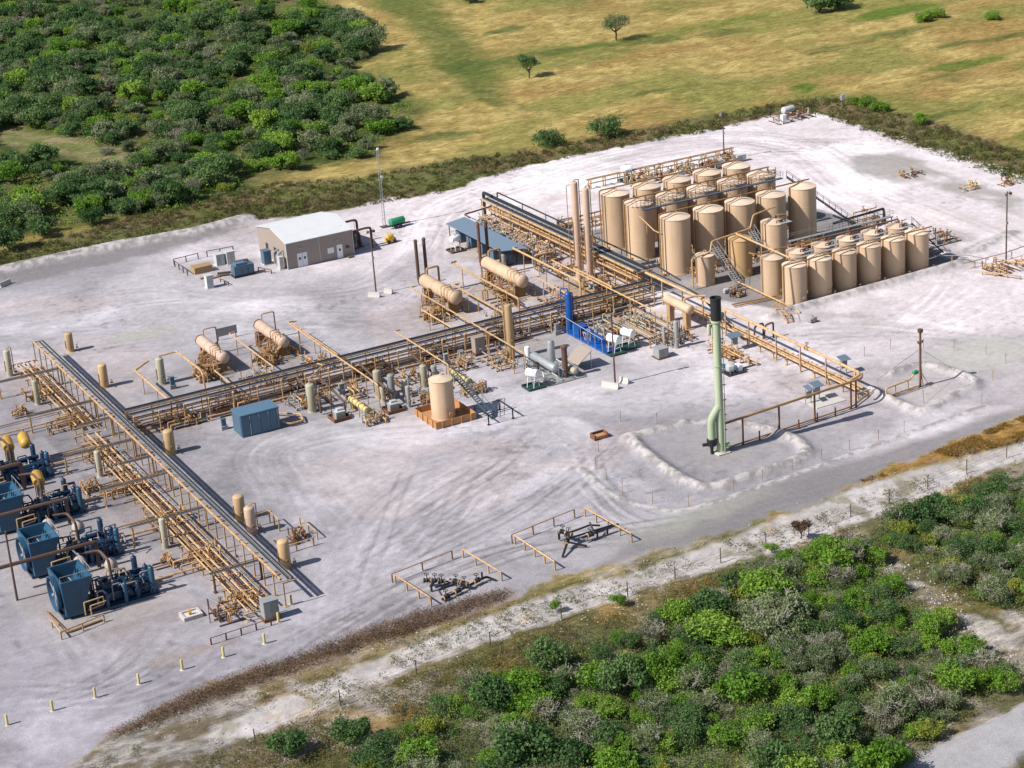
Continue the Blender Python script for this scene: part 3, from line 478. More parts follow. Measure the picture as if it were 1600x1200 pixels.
# ================================================================ plant: builders
def tank(x, y, d, h, label, group, mt='tank', gun=False, hatch=True, vent=True, name='storage_tank', rough=False):
    r = d/2; t = thing(name, label, 'tank', (x, y, 0), group); b = MB()
    b.lathe((x, y, 0), (0, 0, 1), [(r+.06, 0), (r+.06, .12), (r, .14), (r, h*.34), (r+.012, h*.342), (r+.012, h*.348), (r, h*.35), (r, h*.67), (r+.012, h*.672), (r+.012, h*.678), (r, h*.68), (r, h), (r+.05, h), (r+.05, h+.05), (r-.02, h+.06)], 40)
    b.build('shell', mt, t, 25)
    f = MB(); f.lathe((x, y, h+.065), (0, 0, 1), [(r+.02, 0), (r*.5, .13*r), (.1, .25*r)], 40); f.build('roof', 'troof' if mt != 'amber' else mt, t, 20)
    if vent:
        p = [(x, y, h+.25*r), (x, y, h+.25*r+.35), (x-r*.6, y, h+.42), (x-r-.18, y, h+.3), (x-r-.18, y, .5), (x-r-.5, y, .35)]
        tb('roof_pipe', 'tand', t, p, .075, 6, .2)
    a = 2.2; v = MB(); v.cyl((x-.95*r*cos(a)*.6, y+r*.5, h+.1), (x-.95*r*cos(a)*.6, y+r*.5, h+.42), .26); v.build('hatch', mt, t)
    v = MB(); v.cyl((x+.25*r, y-r*.955, .8), (x+.25*r, y-r*.955-.14, .8), .3, None, 12); v.build('manway', mt, t)
    v = MB(); v.tube([(x+r*.92, y-r*.25, .45), (x+r+.5, y-r*.25, .45)], .09); v.cyl((x+r+.2, y-r*.25, .3), (x+r+.2, y-r*.25, .75), .1); v.build('drain_valve', 'tand', t)
    if gun:
        v = MB()
        for k in range(9):
            an = radians(215+k*16); px, py = x+(r+.1)*cos(an), y+(r+.1)*sin(an); v.cyl((px, py, h-.1), (px, py, h+1.05), .035, None, 5)
        v.tube([(x+(r+.1)*cos(radians(215+k*8)), y+(r+.1)*sin(radians(215+k*8)), h+1.05) for k in range(17)], .035, 5); v.tube([(x+(r+.1)*cos(radians(215+k*8)), y+(r+.1)*sin(radians(215+k*8)), h+.55) for k in range(17)], .03, 5); v.build('railing', 'tand', t)
        v = MB(); v.tube([(x+r*.3, y-r*.4, h+.1), (x+r*.3, y-r*.4, h+.8), (x+r*.75, y-r*.55, h+.8), (x+r*.75, y-r*.55, h-.5)], .09, 6, .1); v.cyl((x+r*.5, y-r*.1, h+.2), (x+r*.5, y-r*.1, h+.9), .16); v.tube([(x-.2*r, y-.3*r, h+.3), (x+.5*r, y-.3*r, h+.55)], .1); v.build('relief_valve', 'tand', t)
    if rough:
        v = MB(); v.tube([(x-r*.2, y-r*.7, h+.1), (x-r*.2, y-r*.7, h+.55), (x+r*.6, y-r*.7, h+.55), (x+r*.6, y-r*.7, h-.6)], .08, 6, .1); v.cyl((x+r*.3, y+r*.1, h+.1), (x+r*.3, y+r*.1, h+.8), .2); v.cyl((x+r*.1, y-r*.6, h+.2), (x+r*.5, y-r*.6, h+.6), .17); v.tube([(x+r*.6, y, h+.1), (x+r*.6, y, h+.7), (x+r+.1, y, h+.7)], .07); v.build('relief_valve', 'rust', t)
        v = MB(); v.box(x-.1, x+r, y-r*1.1, y-r*.3, h+.12, h+.18); v.build('platform', 'grey', t)
    return t
def wheel(b, c, ax, r):
    c = Vector(c); ax = Vector(ax).normalized(); u = ax.orthogonal().normalized(); w = ax.cross(u)
    b.tube([c+u*r*cos(a*pi/4)+w*r*sin(a*pi/4) for a in range(9)], r*.16, 4)
def valve(b, p, ax, s=.22):
    p = Vector(p); ax = Vector(ax).normalized(); b.lathe(p-ax*s*1.3, ax, [(s*1.25, 0), (s*1.25, s*.3), (s*.6, s*.35), (s*.95, s*1.3), (s*.6, s*2.25), (s*1.25, s*2.3), (s*1.25, s*2.6)], 8)
    b.cyl(p, p+Vector((0, 0, s*3.2)), s*.28, None, 6); wheel(b, p+Vector((0, 0, s*3.2)), (0, 0, 1), s*1.1)
def rack(name, label, ax, a0, a1, b0, b1, z, every, trays, pipes, group=None, beam='tan', post='tan', single=False, cat='pipe rack', pname='pipe', over=.3):
    def Q(a, b, zz): return (a, b, zz) if ax == 'x' else (b, a, zz)
    t = thing(name, label, cat, Q((a0+a1)/2, (b0+b1)/2, 0), group); n = max(1, int(abs(a1-a0)/every))
    for i in range(n+1):
        a = a0+(a1-a0)*i/n; s = .07
        for b in ((b0,) if single else (b0, b1)):
            p = Q(a, b, 0); MB().box(p[0]-s, p[0]+s, p[1]-s, p[1]+s, -.1, z-.09).add(*MB().box(p[0]-.2, p[0]+.2, p[1]-.2, p[1]+.2, 0, .05).v2()).build('column', post, t)
        p = Q(a, b0-over, 0); q = Q(a, b1+over, 0); MB().box(min(p[0], q[0])-s, max(p[0], q[0])+s, min(p[1], q[1])-s, max(p[1], q[1])+s, z-.085, z+.06).build('crossbeam', beam, t)
    for (b, zz, wd) in trays:
        p = Q(a0-.4, b-wd/2, 0); q = Q(a1+.4, b+wd/2, 0); X0, X1 = min(p[0], q[0]), max(p[0], q[0]); Y0, Y1 = min(p[1], q[1]), max(p[1], q[1])
        m_ = MB().box(X0, X1, Y0, Y1, zz, zz+.03)
        if ax == 'x': m_.box(X0, X1, Y0-.03, Y0, zz, zz+.14); m_.box(X0, X1, Y1, Y1+.03, zz, zz+.14)
        else: m_.box(X0-.03, X0, Y0, Y1, zz, zz+.14); m_.box(X1, X1+.03, Y0, Y1, zz, zz+.14)
        tr = m_.build('cable_tray', 'galv', t); k = max(2, int(wd/.16)); c = MB()
        for j in range(k):
            bb = b-wd/2+wd*(j+.5)/k; pts = [Q(a0-.4+(a1-a0+.8)*u/14, bb+random.Random(j*31+u).uniform(-.02, .02), zz+.09+random.Random(j+u*7).uniform(0, .03)) for u in range(15)]; c.tube(pts, .06, 5)
        c.build('cables', 'cable', t).parent = tr; t.children
        c_ = [o for o in tr.children][0]
    for pp in pipes:
        b, zz, r, mt = pp[:4]; A0, A1 = (pp[4], pp[5]) if len(pp) > 4 else (a0-.6, a1+.6); pts = [Q(A0, b, zz), Q(A1, b, zz)]
        if len(pp) > 6: pts = [Q(A0, b, zz-pp[6])]+pts
        if len(pp) > 7: pts = pts+[Q(A1, b, zz-pp[7])]
        m_ = MB().tube(pts, r, 8, .25); L = A1-A0; j = 1
        while j*5.5 < abs(L): p = Q(A0+(5.5*j if L > 0 else -5.5*j), b, zz); q = Q(A0+(5.5*j if L > 0 else -5.5*j)+.09, b, zz); m_.cyl(p, q, r*1.5, None, 8); j += 1
        m_.build(pname, mt, t)
    return t
MB.v2 = lambda s: (s.v, s.f)
def fix_child(o): pass
def pipeline(label, pts, r, mt='tan', posts=(), pm='tan', group=None, name='pipeline', cat='pipe', n=8, rnd=.35, pr=.055, z0=0, flanges=()):
    t = thing(name, label, cat, (pts[0][0], pts[0][1], 0), group); tb('pipe', mt, t, pts, r, n, rnd)
    for (x, y, z) in posts:
        b = MB().box(x-pr, x+pr, y-pr, y+pr, -.1, z-r*.7); b.box(x-.18, x+.18, y-.18, y+.18, 0, .04); b.build('support_post', pm, t)
    for (p, ax) in flanges: b = MB(); valve(b, p, ax, r*1.2); b.build('valve', 'tand', t)
    return t
def manifold(label, x0, x1, y0, y1, n, seed, z=1.3, mts=('tan', 'tand', 'tand', 'rust'), group=None, rise=.5, name='pipe_manifold', base='brown', r=.09, nv=None, axis=None, cat='pipe manifold', boxes=0):
    R = random.Random(seed); t = thing(name, label, cat, ((x0+x1)/2, (y0+y1)/2, 0), group)
    b = MB()
    lx = x1-x0 > y1-y0; nq = max(2, int(max(x1-x0, y1-y0)/1.5))
    for q in range(nq):
        u = (q+.5)/nq
        if lx: b.box(x0+(x1-x0)*u-.07, x0+(x1-x0)*u+.07, y0+.2, y1-.2, .01, .16)
        else: b.box(x0+.2, x1-.2, y0+(y1-y0)*u-.07, y0+(y1-y0)*u+.07, .01, .16)
    b.build('sleepers', base, t)
    for i in range(n):
        al = axis or ('x' if R.random() < .5 else 'y'); zz = R.uniform(.35, z); rr = r*R.uniform(.7, 1.4)
        if al == 'x': yy = R.uniform(y0+.1, y1-.1); a = R.uniform(x0, x0+(x1-x0)*.5); e = R.uniform(x0+(x1-x0)*.5, x1); P = [(a, yy, zz), (e, yy, zz)]; off = Vector((0, R.uniform(-.8, .8), 0)); axv = (1, 0, 0)
        else: xx = R.uniform(x0+.1, x1-.1); a = R.uniform(y0, y0+(y1-y0)*.5); e = R.uniform(y0+(y1-y0)*.5, y1); P = [(xx, a, zz), (xx, e, zz)]; off = Vector((R.uniform(-.8, .8), 0, 0)); axv = (0, 1, 0)
        P = [(P[0][0], P[0][1], .1)]+P+[(P[1][0], P[1][1], .1 if R.random() > rise else min(z*1.8, zz+R.uniform(.4, 1.1)))]
        if R.random() < .4: P.append(tuple(Vector(P[-1])+off))
        tb('pipe', R.choice(mts), t, P, rr, 6, .15)
        if i < (n if nv is None else nv):
            v = MB(); u = R.uniform(.25, .75); p = Vector(P[1]).lerp(Vector(P[2]), u); valve(v, p, axv, rr*1.9); v.build('valve', R.choice(mts), t)
    for i in range(boxes):
        xx = R.uniform(x0+.5, x1-.5); yy = R.uniform(y0+.4, y1-.4); b = MB(); b.lathe((xx-.45, yy, .6), (1, 0, 0), [(.25, 0), (.27, .05), (.27, .7), (.16, .75), (.16, .95)], 10); b.box(xx-.4, xx+.3, yy-.25, yy+.25, .2, .42); b.build('pump', R.choice(('grey', 'rust', 'navy', 'lgrey')), t)
    return t
def vvessel(x, y, d, h, mt, label, group=None, side=1, pipe='tan', name='scrubber_vessel', skirt=.35, over=True, cat='vessel', sy=0):
    r = d/2; t = thing(name, label, cat, (x, y, 0), group); b = MB(); b.lathe((x, y, 0), (0, 0, 1), [(r*1.15, 0), (r*1.15, .05), (r*.97, .06), (r*.97, skirt)], 20); b.build('skirt', mt, t)
    b = MB(); hh = .22*d; b.lathe((x, y, skirt), (0, 0, 1), [(r*.98, .0), (r, .03), (r, h-skirt-hh), (r*.94, h-skirt-hh*.6), (r*.75, h-skirt-hh*.25), (r*.4, h-skirt-.03), (r*.08, h-skirt)], 24); b.build('shell', mt, t, 50)
    if over:
        sx = x+side*(r+.22); s2 = y+sy; tb('overhead_pipe', pipe, t, [(x, y, h-.05), (x, y, h+.25), (sx, s2, h+.25), (sx, s2, .3), (sx+side*.7, s2, .3)], .07, 6, .15)
    v = MB(); v.cyl((x, y-r*.9, h*.35), (x, y-r-.25, h*.35), .09); v.cyl((x, y-r-.25, h*.35), (x, y-r-.32, h*.35), .16); v.box(x-side*(r+.05)-.06, x-side*(r+.05)+.06, y-.06, y+.06, h*.2, h*.6); v.build('level_gauge', 'tand', t)
    v = MB(); valve(v, (x+side*(r+.45), y+sy, .45), (1, 0, 0), .13); v.build('valve', 'tand', t); return t
def cabinet(name, label, x0, x1, y0, y1, h, mt, z0=.12, cat='cabinet', group=None, doors=2, base='rust', legs=False):
    t = thing(name, label, cat, ((x0+x1)/2, (y0+y1)/2, 0), group); MB().box(x0-.15, x1+.15, y0-.15, y1+.15, 0, z0).build('base', base, t)
    b = MB().box(x0, x1, y0, y1, z0, h-.08); b.build('housing', mt, t)
    MB().box(x0-.06, x1+.06, y0-.08, y1+.06, h-.08, h).build('lid', mt, t)
    for k in range(doors):
        a = x0+(x1-x0)*(k+.06)/doors; e = x0+(x1-x0)*(k+.94)/doors; d = MB().box(a, e, y0-.03, y0-.002, z0+.08, h-.18).build('door', mt, t)
        hd = MB().box(e-.12, e-.08, y0-.07, y0-.032, h*.5, h*.5+.2).build('handle', 'black', None); hd.parent = d; o = Vector(ORG[t.name]); hd.location = -o
    return t
def rail(label, pts, h=1.1, mt='tan', r=.06, step=2.2, group=None, name='guard_rail', cat='guard rail', mid=False, pm=None):
    t = thing(name, label, cat, (pts[0][0], pts[0][1], 0), group); tb('top_rail', mt, t, [(x, y, h) for x, y in pts], r, 6)
    if mid: tb('mid_rail', mt, t, [(x, y, h*.5) for x, y in pts], r*.8, 6)
    for i in range(len(pts)-1):
        (ax, ay), (bx_, by) = pts[i], pts[i+1]; L = hypot(bx_-ax, by-ay); n = max(1, round(L/step))
        for k in range(n+1):
            if k == n and i < len(pts)-2: continue
            u = k/n; X, Y = ax+(bx_-ax)*u, ay+(by-ay)*u; MB().box(X-.07, X+.07, Y-.07, Y+.07, -.1, h-.02).build('post', pm or mt, t)
    return t
def pole(x, y, h, label, arms=True, mt='brown', r=.13, name='light_pole', cat='pole', group=None, lamp=True):
    t = thing(name, label, cat, (x, y, 0), group); b = MB(); b.cyl((x, y, -.3), (x, y, h), r, r*.7, 10); b.build('mast', mt, t)
    if arms:
        MB().box(x-.6, x+.6, y-.04, y+.04, h-.35, h-.27).build('crossarm', mt, t)
        for s in (-1, 1):
            b = MB().box(x+s*.5-.2, x+s*.5+.2, y-.3, y-.04, h-.55, h-.2); b.cyl((x+s*.5, y, h-.3), (x+s*.5, y, h+.05), .05); b.build('floodlight', 'brown' if s > 0 else 'grey', t)
        if lamp: MB().box(x-.15, x+.15, y-.22, y-.14, h*.55, h*.55+.4).build('junction_box', 'grey', t)
    return t
def barrier(x, y, rz, label, L=2.0):
    t = MB(); c, s = cos(rz), sin(rz); pr = [(-.32, 0), (.32, 0), (.32, .1), (.14, .35), (.1, .82), (-.1, .82), (-.14, .35), (-.32, .1)]; V = []; n = 8
    for e in (-L/2, L/2):
        for a, z in pr: V.append((e*c-a*s, e*s+a*c, z))
    F = [tuple(range(n)), tuple(range(2*n-1, n-1, -1))]+[(k+n, (k+1) % n+n, (k+1) % n, k) for k in range(n)]
    t.add(V, F); o = t.build('concrete_barrier', 'conc', None); o.location = (x, y, 0); tag(o, label, 'barrier', 'concrete blocks at the pole feet'); return o
def stairs(label, p0, p1, z0, z1, w=.8, mt='galv', name='stairway', flat0=0, group=None):
    p0 = Vector((*p0, z0)); p1 = Vector((*p1, z1)); t = thing(name, label, 'stairs', (p0.x, p0.y, 0), group); d = p1-p0; h = Vector((d.x, d.y, 0)).normalized(); sd_ = Vector((-h.y, h.x, 0))*w/2
    for s in (-1, 1):
        tb('stringer', mt, t, [p0+sd_*s, p1+sd_*s], .09, 4)
        b = MB(); b.tube([p0+sd_*s+Vector((0, 0, 1)), p1+sd_*s+Vector((0, 0, 1))], .035, 5)
        k = max(2, int(d.length/1.2))
        for i in range(k+1): q = p0.lerp(p1, i/k)+sd_*s; b.cyl(q, q+Vector((0, 0, 1)), .03, None, 5)
        b.build('handrail', mt, t)
    n = int(abs(z1-z0)/.22); ang = atan2(h.y, h.x)
    for i in range(n): q = p0.lerp(p1, (i+.5)/n); b = MB().box(q.x-.13, q.x+.13, q.y-w/2, q.y+w/2, q.z-.02, q.z+.02, ang); b.build('tread', mt, t)
    return t
def platform(label, x0, x1, y0, y1, z, mt='grey', legs=True, name='catwalk', rails=True, step=2.9):
    t = thing(name, label, 'walkway', ((x0+x1)/2, (y0+y1)/2, 0)); MB().box(x0, x1, y0, y1, z-.14, z).build('deck', mt, t)
    b = MB(); n = int((x1-x0)/1.9)
    for yy in (y0, y1):
        b.tube([(x0, yy, z+1.05), (x1, yy, z+1.05)], .035, 5); b.tube([(x0, yy, z+.55), (x1, yy, z+.55)], .03, 5)
        for i in range(n+1): xx = x0+(x1-x0)*i/n; b.cyl((xx, yy, z), (xx, yy, z+1.05), .03, None, 5)
    if rails: b.build('handrail', mt, t)
    if legs:
        k = int((x1-x0)/step)
        for i in range(k+1): xx = x0+(x1-x0)*i/k; MB().box(xx-.07, xx+.07, (y0+y1)/2-.07, (y0+y1)/2+.07, 0, z-.14).build('column', mt, t)
    return t
# ================================================================ tank farm
xs3 = [164.4, 170.5, 176.4, 182.3, 188.0]; xs1 = [164.0, 169.95, 175.8, 181.65, 187.45]
for i, x in enumerate(xs1): tank(x, 282.3, 4.65, 8.8, '%s tall tan tank of the back row nearest the far road, counted from the left' % ORD[i], 'tall tan tanks of the back row')
for i, x in enumerate(xs1): tank(x, 275.1, 4.65, 8.8, ('tall tan tank at the left end of the catwalk row' if i == 0 else '%s tank of the catwalk row with railing on its roof, counted from the left' % ORD[i]), 'tall tan tanks along the catwalk', gun=True)
for i, x in enumerate(xs3[:4]): tank(x, 265.0, 4.7, 8.8, '%s smooth tall tan tank of the third row behind the stairs, counted from the left' % ORD[i], 'tall tan tanks of the third row')
tank(188.0, 264.6, 4.5, 9.1, 'tallest looking tan tank at the right end of the third row', 'tall tan tanks of the third row')
xf = [170.3+4.62*i for i in range(6)]
for i, x in enumerate(xf): tank(x, 242.0+.12*i, 3.6, 5.65, '%s shorter tan tank in the front row above the gravel berm, counted from the left' % ORD[i], 'shorter tan tanks of the front row')
for i, x in enumerate(xf): tank(x-.5, 246.9, 3.5, 5.65, '%s shorter tan tank of the second row, valves on roof, from the left' % ORD[i], 'shorter tan tanks behind the front row', rough=i > 0)
tank(164.5, 257.1, 2.9, 4.6, 'smallest tan tank of the farm beside the cable rack and left stairs', None)
tank(171.1, 257.3, 3.6, 5.75, 'amber brown tank between the two grey stairs', None, 'amber')
tank(177.6, 257.6, 4.0, 7.0, 'tan tank with raised pipework on its roof right of the amber one', None, rough=True)
for i, (y, z, x0, x1) in enumerate(((282.3, 9.95, 160.8, 187.5), (275.1, 9.95, 161.0, 188.8), (265.0, 9.95, 161.2, 189.5))):
    pipeline('tan vapour pipe running over the %s row of tall tanks' % ('back', 'catwalk', 'third')[i], [(x0+1.5, y-1, .3), (x0, y-1, .3), (x0, y, .3) if 0 else (x0, y-.5, .6), (x0, y-.5, z), (x1, y-.3, z)], .12, 'tand', flanges=[((xx, y-.4, z), (1, 0, 0)) for xx in xs3[1:4]], name='vapour_pipe')
pipeline('tan vapour pipe running over the front row of short tanks', [(167.4, 240.6, .4), (167.6, 241.0, 6.3), (195.4, 241.6, 6.35)], .11, 'tand', flanges=[((xx+.3, 241.4, 6.35), (1, 0, 0)) for xx in xf[1:]], name='vapour_pipe')
pipeline('tan vapour pipe running over the second row of short tanks', [(167.3, 249.2, 6.3), (167.3, 247.8, 6.4), (193.5, 247.8, 6.4), (194.5, 248.6, 6.0)], .11, 'tand', flanges=[((xx+.3, 247.8, 6.4), (1, 0, 0)) for xx in xf[1:]], name='vapour_pipe')
pipeline('pipe stepping down across the small and amber tanks', [(161.4, 255.8, .4), (161.4, 255.9, 4.9), (165.2, 256.6, 5.0), (165.6, 256.7, 6.6), (173, 257.2, 7.0), (173.6, 257.2, 9.0), (178.6, 258.4, 9.1)], .13, 'tan')
pipeline('long tan pipe sloping from the amber tank to the front tanks', [(170.2, 257.0, 6.8), (170, 243.0, 6.6), (169.8, 242.4, 6.6)], .14, 'tan', [(170.1, 250, 6.7)])
pipeline('tan pipe dropping beside the second tall tank', [(162.4, 272.3, 7.6), (161.8, 267, 6.6), (162, 265, 6.5)], .1, 'tan', [(162, 269.5, 7)])
pipeline('bare pipe loop on the tank with raised pipework', [(179.6, 257, 4), (179.6, 256.9, 8), (178, 257, 8.2)], .08, 'tan')
platform('blue grey catwalk running above the tall tanks', 162.8, 189.4, 271.7, 272.4, 8.6, 'slate', legs=False)
platform('grey catwalk above the second row of short tanks', 171.5, 194, 244.4, 244.9, 5.5, 'grey', rails=False, step=4.6)
stairs('grey stairway between the small tan tank and the amber one', (167.7, 252.4), (168.0, 259.8), 0, 4.4, 1.1)
stairs('grey stairway right of the amber tank', (175, 252.9), (174.8, 259.6), 0, 5.6, 1.1)
stairs('dark stairway climbing the right end of the tall tanks', (199.5, 266.5), (191, 273), 0, 8.2, .9, 'black')
stairs('grey stairway at the right end of the front row of tanks', (200.5, 244.5), (195.6, 246.5), 0, 5.6, .8, 'black')
t = stairs('small crossover steps over the tank farm berm', (164.2, 234.6), (164.6, 237.2), .1, 1.2, .9, 'tan', 'crossover_steps')
stairs('small crossover steps on the inner side of the berm', (165.4, 240.0), (164.7, 237.9), .1, 1.2, .9, 'tan', 'crossover_steps')
pipeline('low tan pipe along the foot of the front tanks', [(170.4, 239.6, .35), (198, 240.3, .35), (199.4, 241.8, .35)], .13, 'tan', [(172+3.5*i, 239.65+.08*i, .35) for i in range(8)], flanges=[((176+4.6*i, 239.8, .35), (1, 0, 0)) for i in range(5)])
pipeline('low tan pipe along the left edge of the front tanks', [(167.9, 254.5, .5), (167.5, 237.6, .5), (167.5, 236.8, .2)], .14, 'tan', [(167.8, 251-4*i, .5) for i in range(4)])
pipeline('brown low pipe crossing the gravel left of the front tanks', [(161.8, 246.0, .25), (169.4, 244.9, .25)], .12, 'tand')
pipeline('second brown low pipe crossing the gravel left of the front tanks', [(161.6, 245.2, .25), (169.6, 244.2, .25)], .12, 'tand')
for i, (a, b_) in enumerate(((164, 170), (170, 176), (176, 182), (182, 188))):
    manifold('tan valves and low pipes between the %s and next tall tanks of the third row' % ORD[i], a, b_, 268.6, 271, 7, 40+i, 1.4, ('tan', 'tand'), 'manifolds in the tank farm', boxes=1)
    manifold('tan valves and low pipes in front of the %s bay of the third row' % ORD[i], a, b_-.4, 259.6, 261.9, 5, 60+i, 1.2, ('tan', 'tand'), 'manifolds in the tank farm')
manifold('low pump skid between the short and tall tanks at the right', 183, 193, 250.5, 254.5, 9, 70, 1.5, ('tan', 'tand', 'grey'), boxes=3)
manifold('rusty pump group in the gravel yard below the small tank', 163.6, 167, 248.3, 251.6, 6, 71, .9, ('rust', 'tand', 'grey'), boxes=3)
manifold('tan piping past the right end of the second row of short tanks', 196, 201, 247, 252, 12, 72, 2.4, ('tand', 'rust', 'tan'), boxes=1)
manifold('tangled grey and rust piping at the right corner of the tank farm', 202, 207, 247.5, 252.5, 8, 73, 1.5, ('grey', 'rust', 'tand'), boxes=1, name='pipe_pile')
manifold('raised loading pipework behind the right stairs', 196.5, 204.5, 263, 266, 11, 74, 2.2, ('tan', 'tand'), boxes=1)
platform('long grey walkway from the third row towards the right pipework', 182, 202, 259.4, 260.2, 2.4, 'grey', step=5)
pipeline('black bent pipe at the right of the tall tanks', [(193, 263.2, 2.2), (203.5, 263.8, 2.4), (203.8, 263.8, 0)], .22, 'black', [(198, 263.4, 2.2)])
# open yard right of the berm: meter skid
manifold('tan meter skid with orange valve outside the right berm corner', 199.5, 206.5, 231, 236, 9, 75, 1.0, ('tan', 'tan', 'rust'), axis='y', name='meter_skid')
rail('low tan guard beam on the near side of the meter skid', [(198.6, 233.6), (201.4, 228.5)], .5, 'tan', .12, 2.2); rail('low tan guard beam on the far side of the meter skid', [(203.9, 237.2), (206.3, 231.4)], .5, 'tan', .12, 2.2)
pipeline('thin pipe running past the right pole to the frame edge', [(198, 237.2, 1), (205.2, 236.6, 1.2), (215, 238, 1.2)], .07, 'tand', [(200, 237, 1), (207, 236.8, 1.1), (212, 237.6, 1.1)], flanges=[((206.6, 236.8, 1.2), (1, 0, 0))])
pipeline('guy-like thin pipe crossing the right end of the farm', [(195.8, 241.6, 1.6), (200, 238.2, 1.6), (202, 236.6, 1.0)], .06, 'grey', [(198, 239.9, 1.6)])
t = manifold('yellow capped wellhead pump outside the berm steps', 166, 168.2, 232.2, 233.6, 2, 76, .6, ('olive', 'tand'), boxes=1, name='wellhead')
# back pipework
for i in range(5):
    manifold('pump and valve skid %s behind the back row of tanks' % ('at the left', 'left of the middle', 'in the middle', 'right of the middle', 'at the right')[i], 183+4.9*i, 187.4+4.9*i, 307.5, 312.0, 11, 80+i, 1.9, ('tan', 'tand', 'rust', 'sage'), 'pump skids behind the tank farm', boxes=2)
rack('pipe_rack', 'low tan pipe rack running behind the tank farm', 'x', 177, 207, 313.0, 313.8, 1.6, 3, [], [(313.2, 1.75, .12, 'tan'), (313.6, 1.75, .1, 'tand'), (313.2, 1.0, .1, 'tan')])
rack('pipe_rack', 'low tan pipes left of the back row of tanks', 'x', 155.5, 181, 293.4, 294.4, 1.3, 3.2, [], [(293.6, 1.45, .11, 'tan'), (294.0, 1.45, .11, 'tand'), (294.3, 1.45, .11, 'tan'), (293.7, .8, .1, 'tan')])
manifold('valve row above the left low pipes', 157, 165, 294.8, 297, 9, 90, 1.5, ('tan', 'tand', 'grey'), boxes=2)
manifold('valve row further right beside the left low pipes', 167, 176, 295, 297.4, 9, 91, 1.5, ('tan', 'tand'), boxes=1)
manifold('scattered low fittings left of the tank farm edge', 157.5, 162, 284, 287.5, 8, 92, .9, ('tan', 'tand', 'rust'))
pipeline('curved header pipe left of the back row', [(158, 291, .5), (158, 291, 3.4), (161, 290, 3.6), (178, 290.3, 3.8), (190, 290.5, 3.8)], .13, 'tand', [(160.5+4*i, 290.2, 3.6) for i in range(8)])
# chemical tanks on stands
def chem(label, x, y, L=1.9, r=.55, z=2.0, ax=(0, 1, 0), liner='dgreen', group='white chemical tanks on stands', lw=1.5):
    t = thing('chemical_tank', label, 'tank', (x, y, 0), group); ax = Vector(ax).normalized(); sdv = Vector((-ax.y, ax.x, 0)); c = Vector((x, y, z)); b = MB(); b.vessel(c-ax*L/2, ax, r, L, 18, .08); b.build('drum', 'white', t, 50)
    for s in (-1, 1):
        for q in (-1, 1): a = c+ax*s*L*.32+sdv*q*r*.6; tb('leg', 'white', t, [(a.x, a.y, z-r*.6), (a.x+sdv.x*q*.35, a.y+sdv.y*q*.35, .1)], .045, 5)
        a = c+ax*s*L*.32; b = MB(); p = a+sdv*.65; q = a-sdv*.65; b.tube([(p.x, p.y, .9), (q.x, q.y, .9)], .035, 5); b.build('brace', 'white', t)
    b = MB(); b.cyl((x, y, z+r-.03), (x, y, z+r+.12), .12); b.build('filler_cap', 'grey', t)
    l = thing('spill_tray', 'spill tray under the %s' % label.replace('white ', '').replace(' at the end of', ' by'), 'spill tray', (x, y, 0)); b = MB(); hx, hy = lw*.8, lw
    b.box(x-hx, x+hx, y-hy*.75, y+hy*.75, .01, .05); b.build('floor', liner, l)
    for (a0, a1, b0, b1) in ((x-hx, x+hx, y-hy*.75-.08, y-hy*.75), (x-hx, x+hx, y+hy*.75, y+hy*.75+.08), (x-hx-.08, x-hx, y-hy*.75, y+hy*.75), (x+hx, x+hx+.08, y-hy*.75, y+hy*.75)): MB().box(a0, a1, b0, b1, .01, .32).build('side_wall', liner, l)
    return t
chem('white chemical drum on stand behind the back row of tanks', 184.6, 313.2, 1.9, .7, 2.2, (1, -.5, 0))
chem('white chemical drum on stand beside the grey separator skid', 122.7, 236.0, 1.7, .6, 2.1, (.5, -1, 0))
chem('white chemical drum left of its twin at the end of the blue skid', 138.1, 240.2, 1.9, .6, 2.2, (.3, -1, 0)); chem('white chemical drum right of its twin at the end of the blue skid', 140.9, 241.0, 1.9, .6, 2.2, (.3, -1, 0))
chem('white chemical drum on brown stand beside the long canopy', 142.0, 297.2, 1.6, .5, 2.2, (1, .2, 0), 'dwood', lw=1.5)
cabinet('equipment_box', 'white box behind the back row of tanks', 200.6, 202.2, 308.6, 309.8, 1.5, 'lgrey', group='white boxes behind the tank farm'); cabinet('equipment_box', 'small white box at the right end of the pump skids', 206.2, 207.8, 309.6, 310.6, 1.3, 'lgrey', group='white boxes behind the tank farm'); cabinet('equipment_box', 'low white box among the pumps behind the tank farm', 191.6, 193.2, 308.2, 309.0, 1.0, 'lgrey', group='white boxes behind the tank farm')
# ================================================================ two tall columns
for i, (x, y, h) in enumerate(((150.8, 271.9, 15.6), (151.6, 269.9, 14.9))):
    t = vvessel(x, y, 1.1, h, 'pink', ('left and taller' if i == 0 else 'right and slightly shorter')+' of the two tall pinkish tan columns', 'tall pinkish columns', 1, 'tand', 'tall_column', 1.0, True, 'column', -.1)
    tb('outer_pipe', 'tand', t, [(x-1.0, y+.7, .3), (x-1.0, y+.7, h-.6), (x-.3, y+.2, h-.4)], .06, 6, .2); tb('drain_pipe', 'tand', t, [(x+.3, y-.9, .3), (x+.3, y-.9, h*.5), (x+.1, y-.5, h*.52)], .05, 6, .2)
manifold('dense tan and rust valve cluster around the feet of the two tall columns', 149, 152.5, 262.5, 268.5, 14, 95, 1.6, ('tan', 'tand', 'rust'), boxes=2)
manifold('tan piping behind the feet of the two tall columns', 148, 152.4, 273.2, 277.5, 12, 96, 1.8, ('tan', 'tand'), boxes=1)
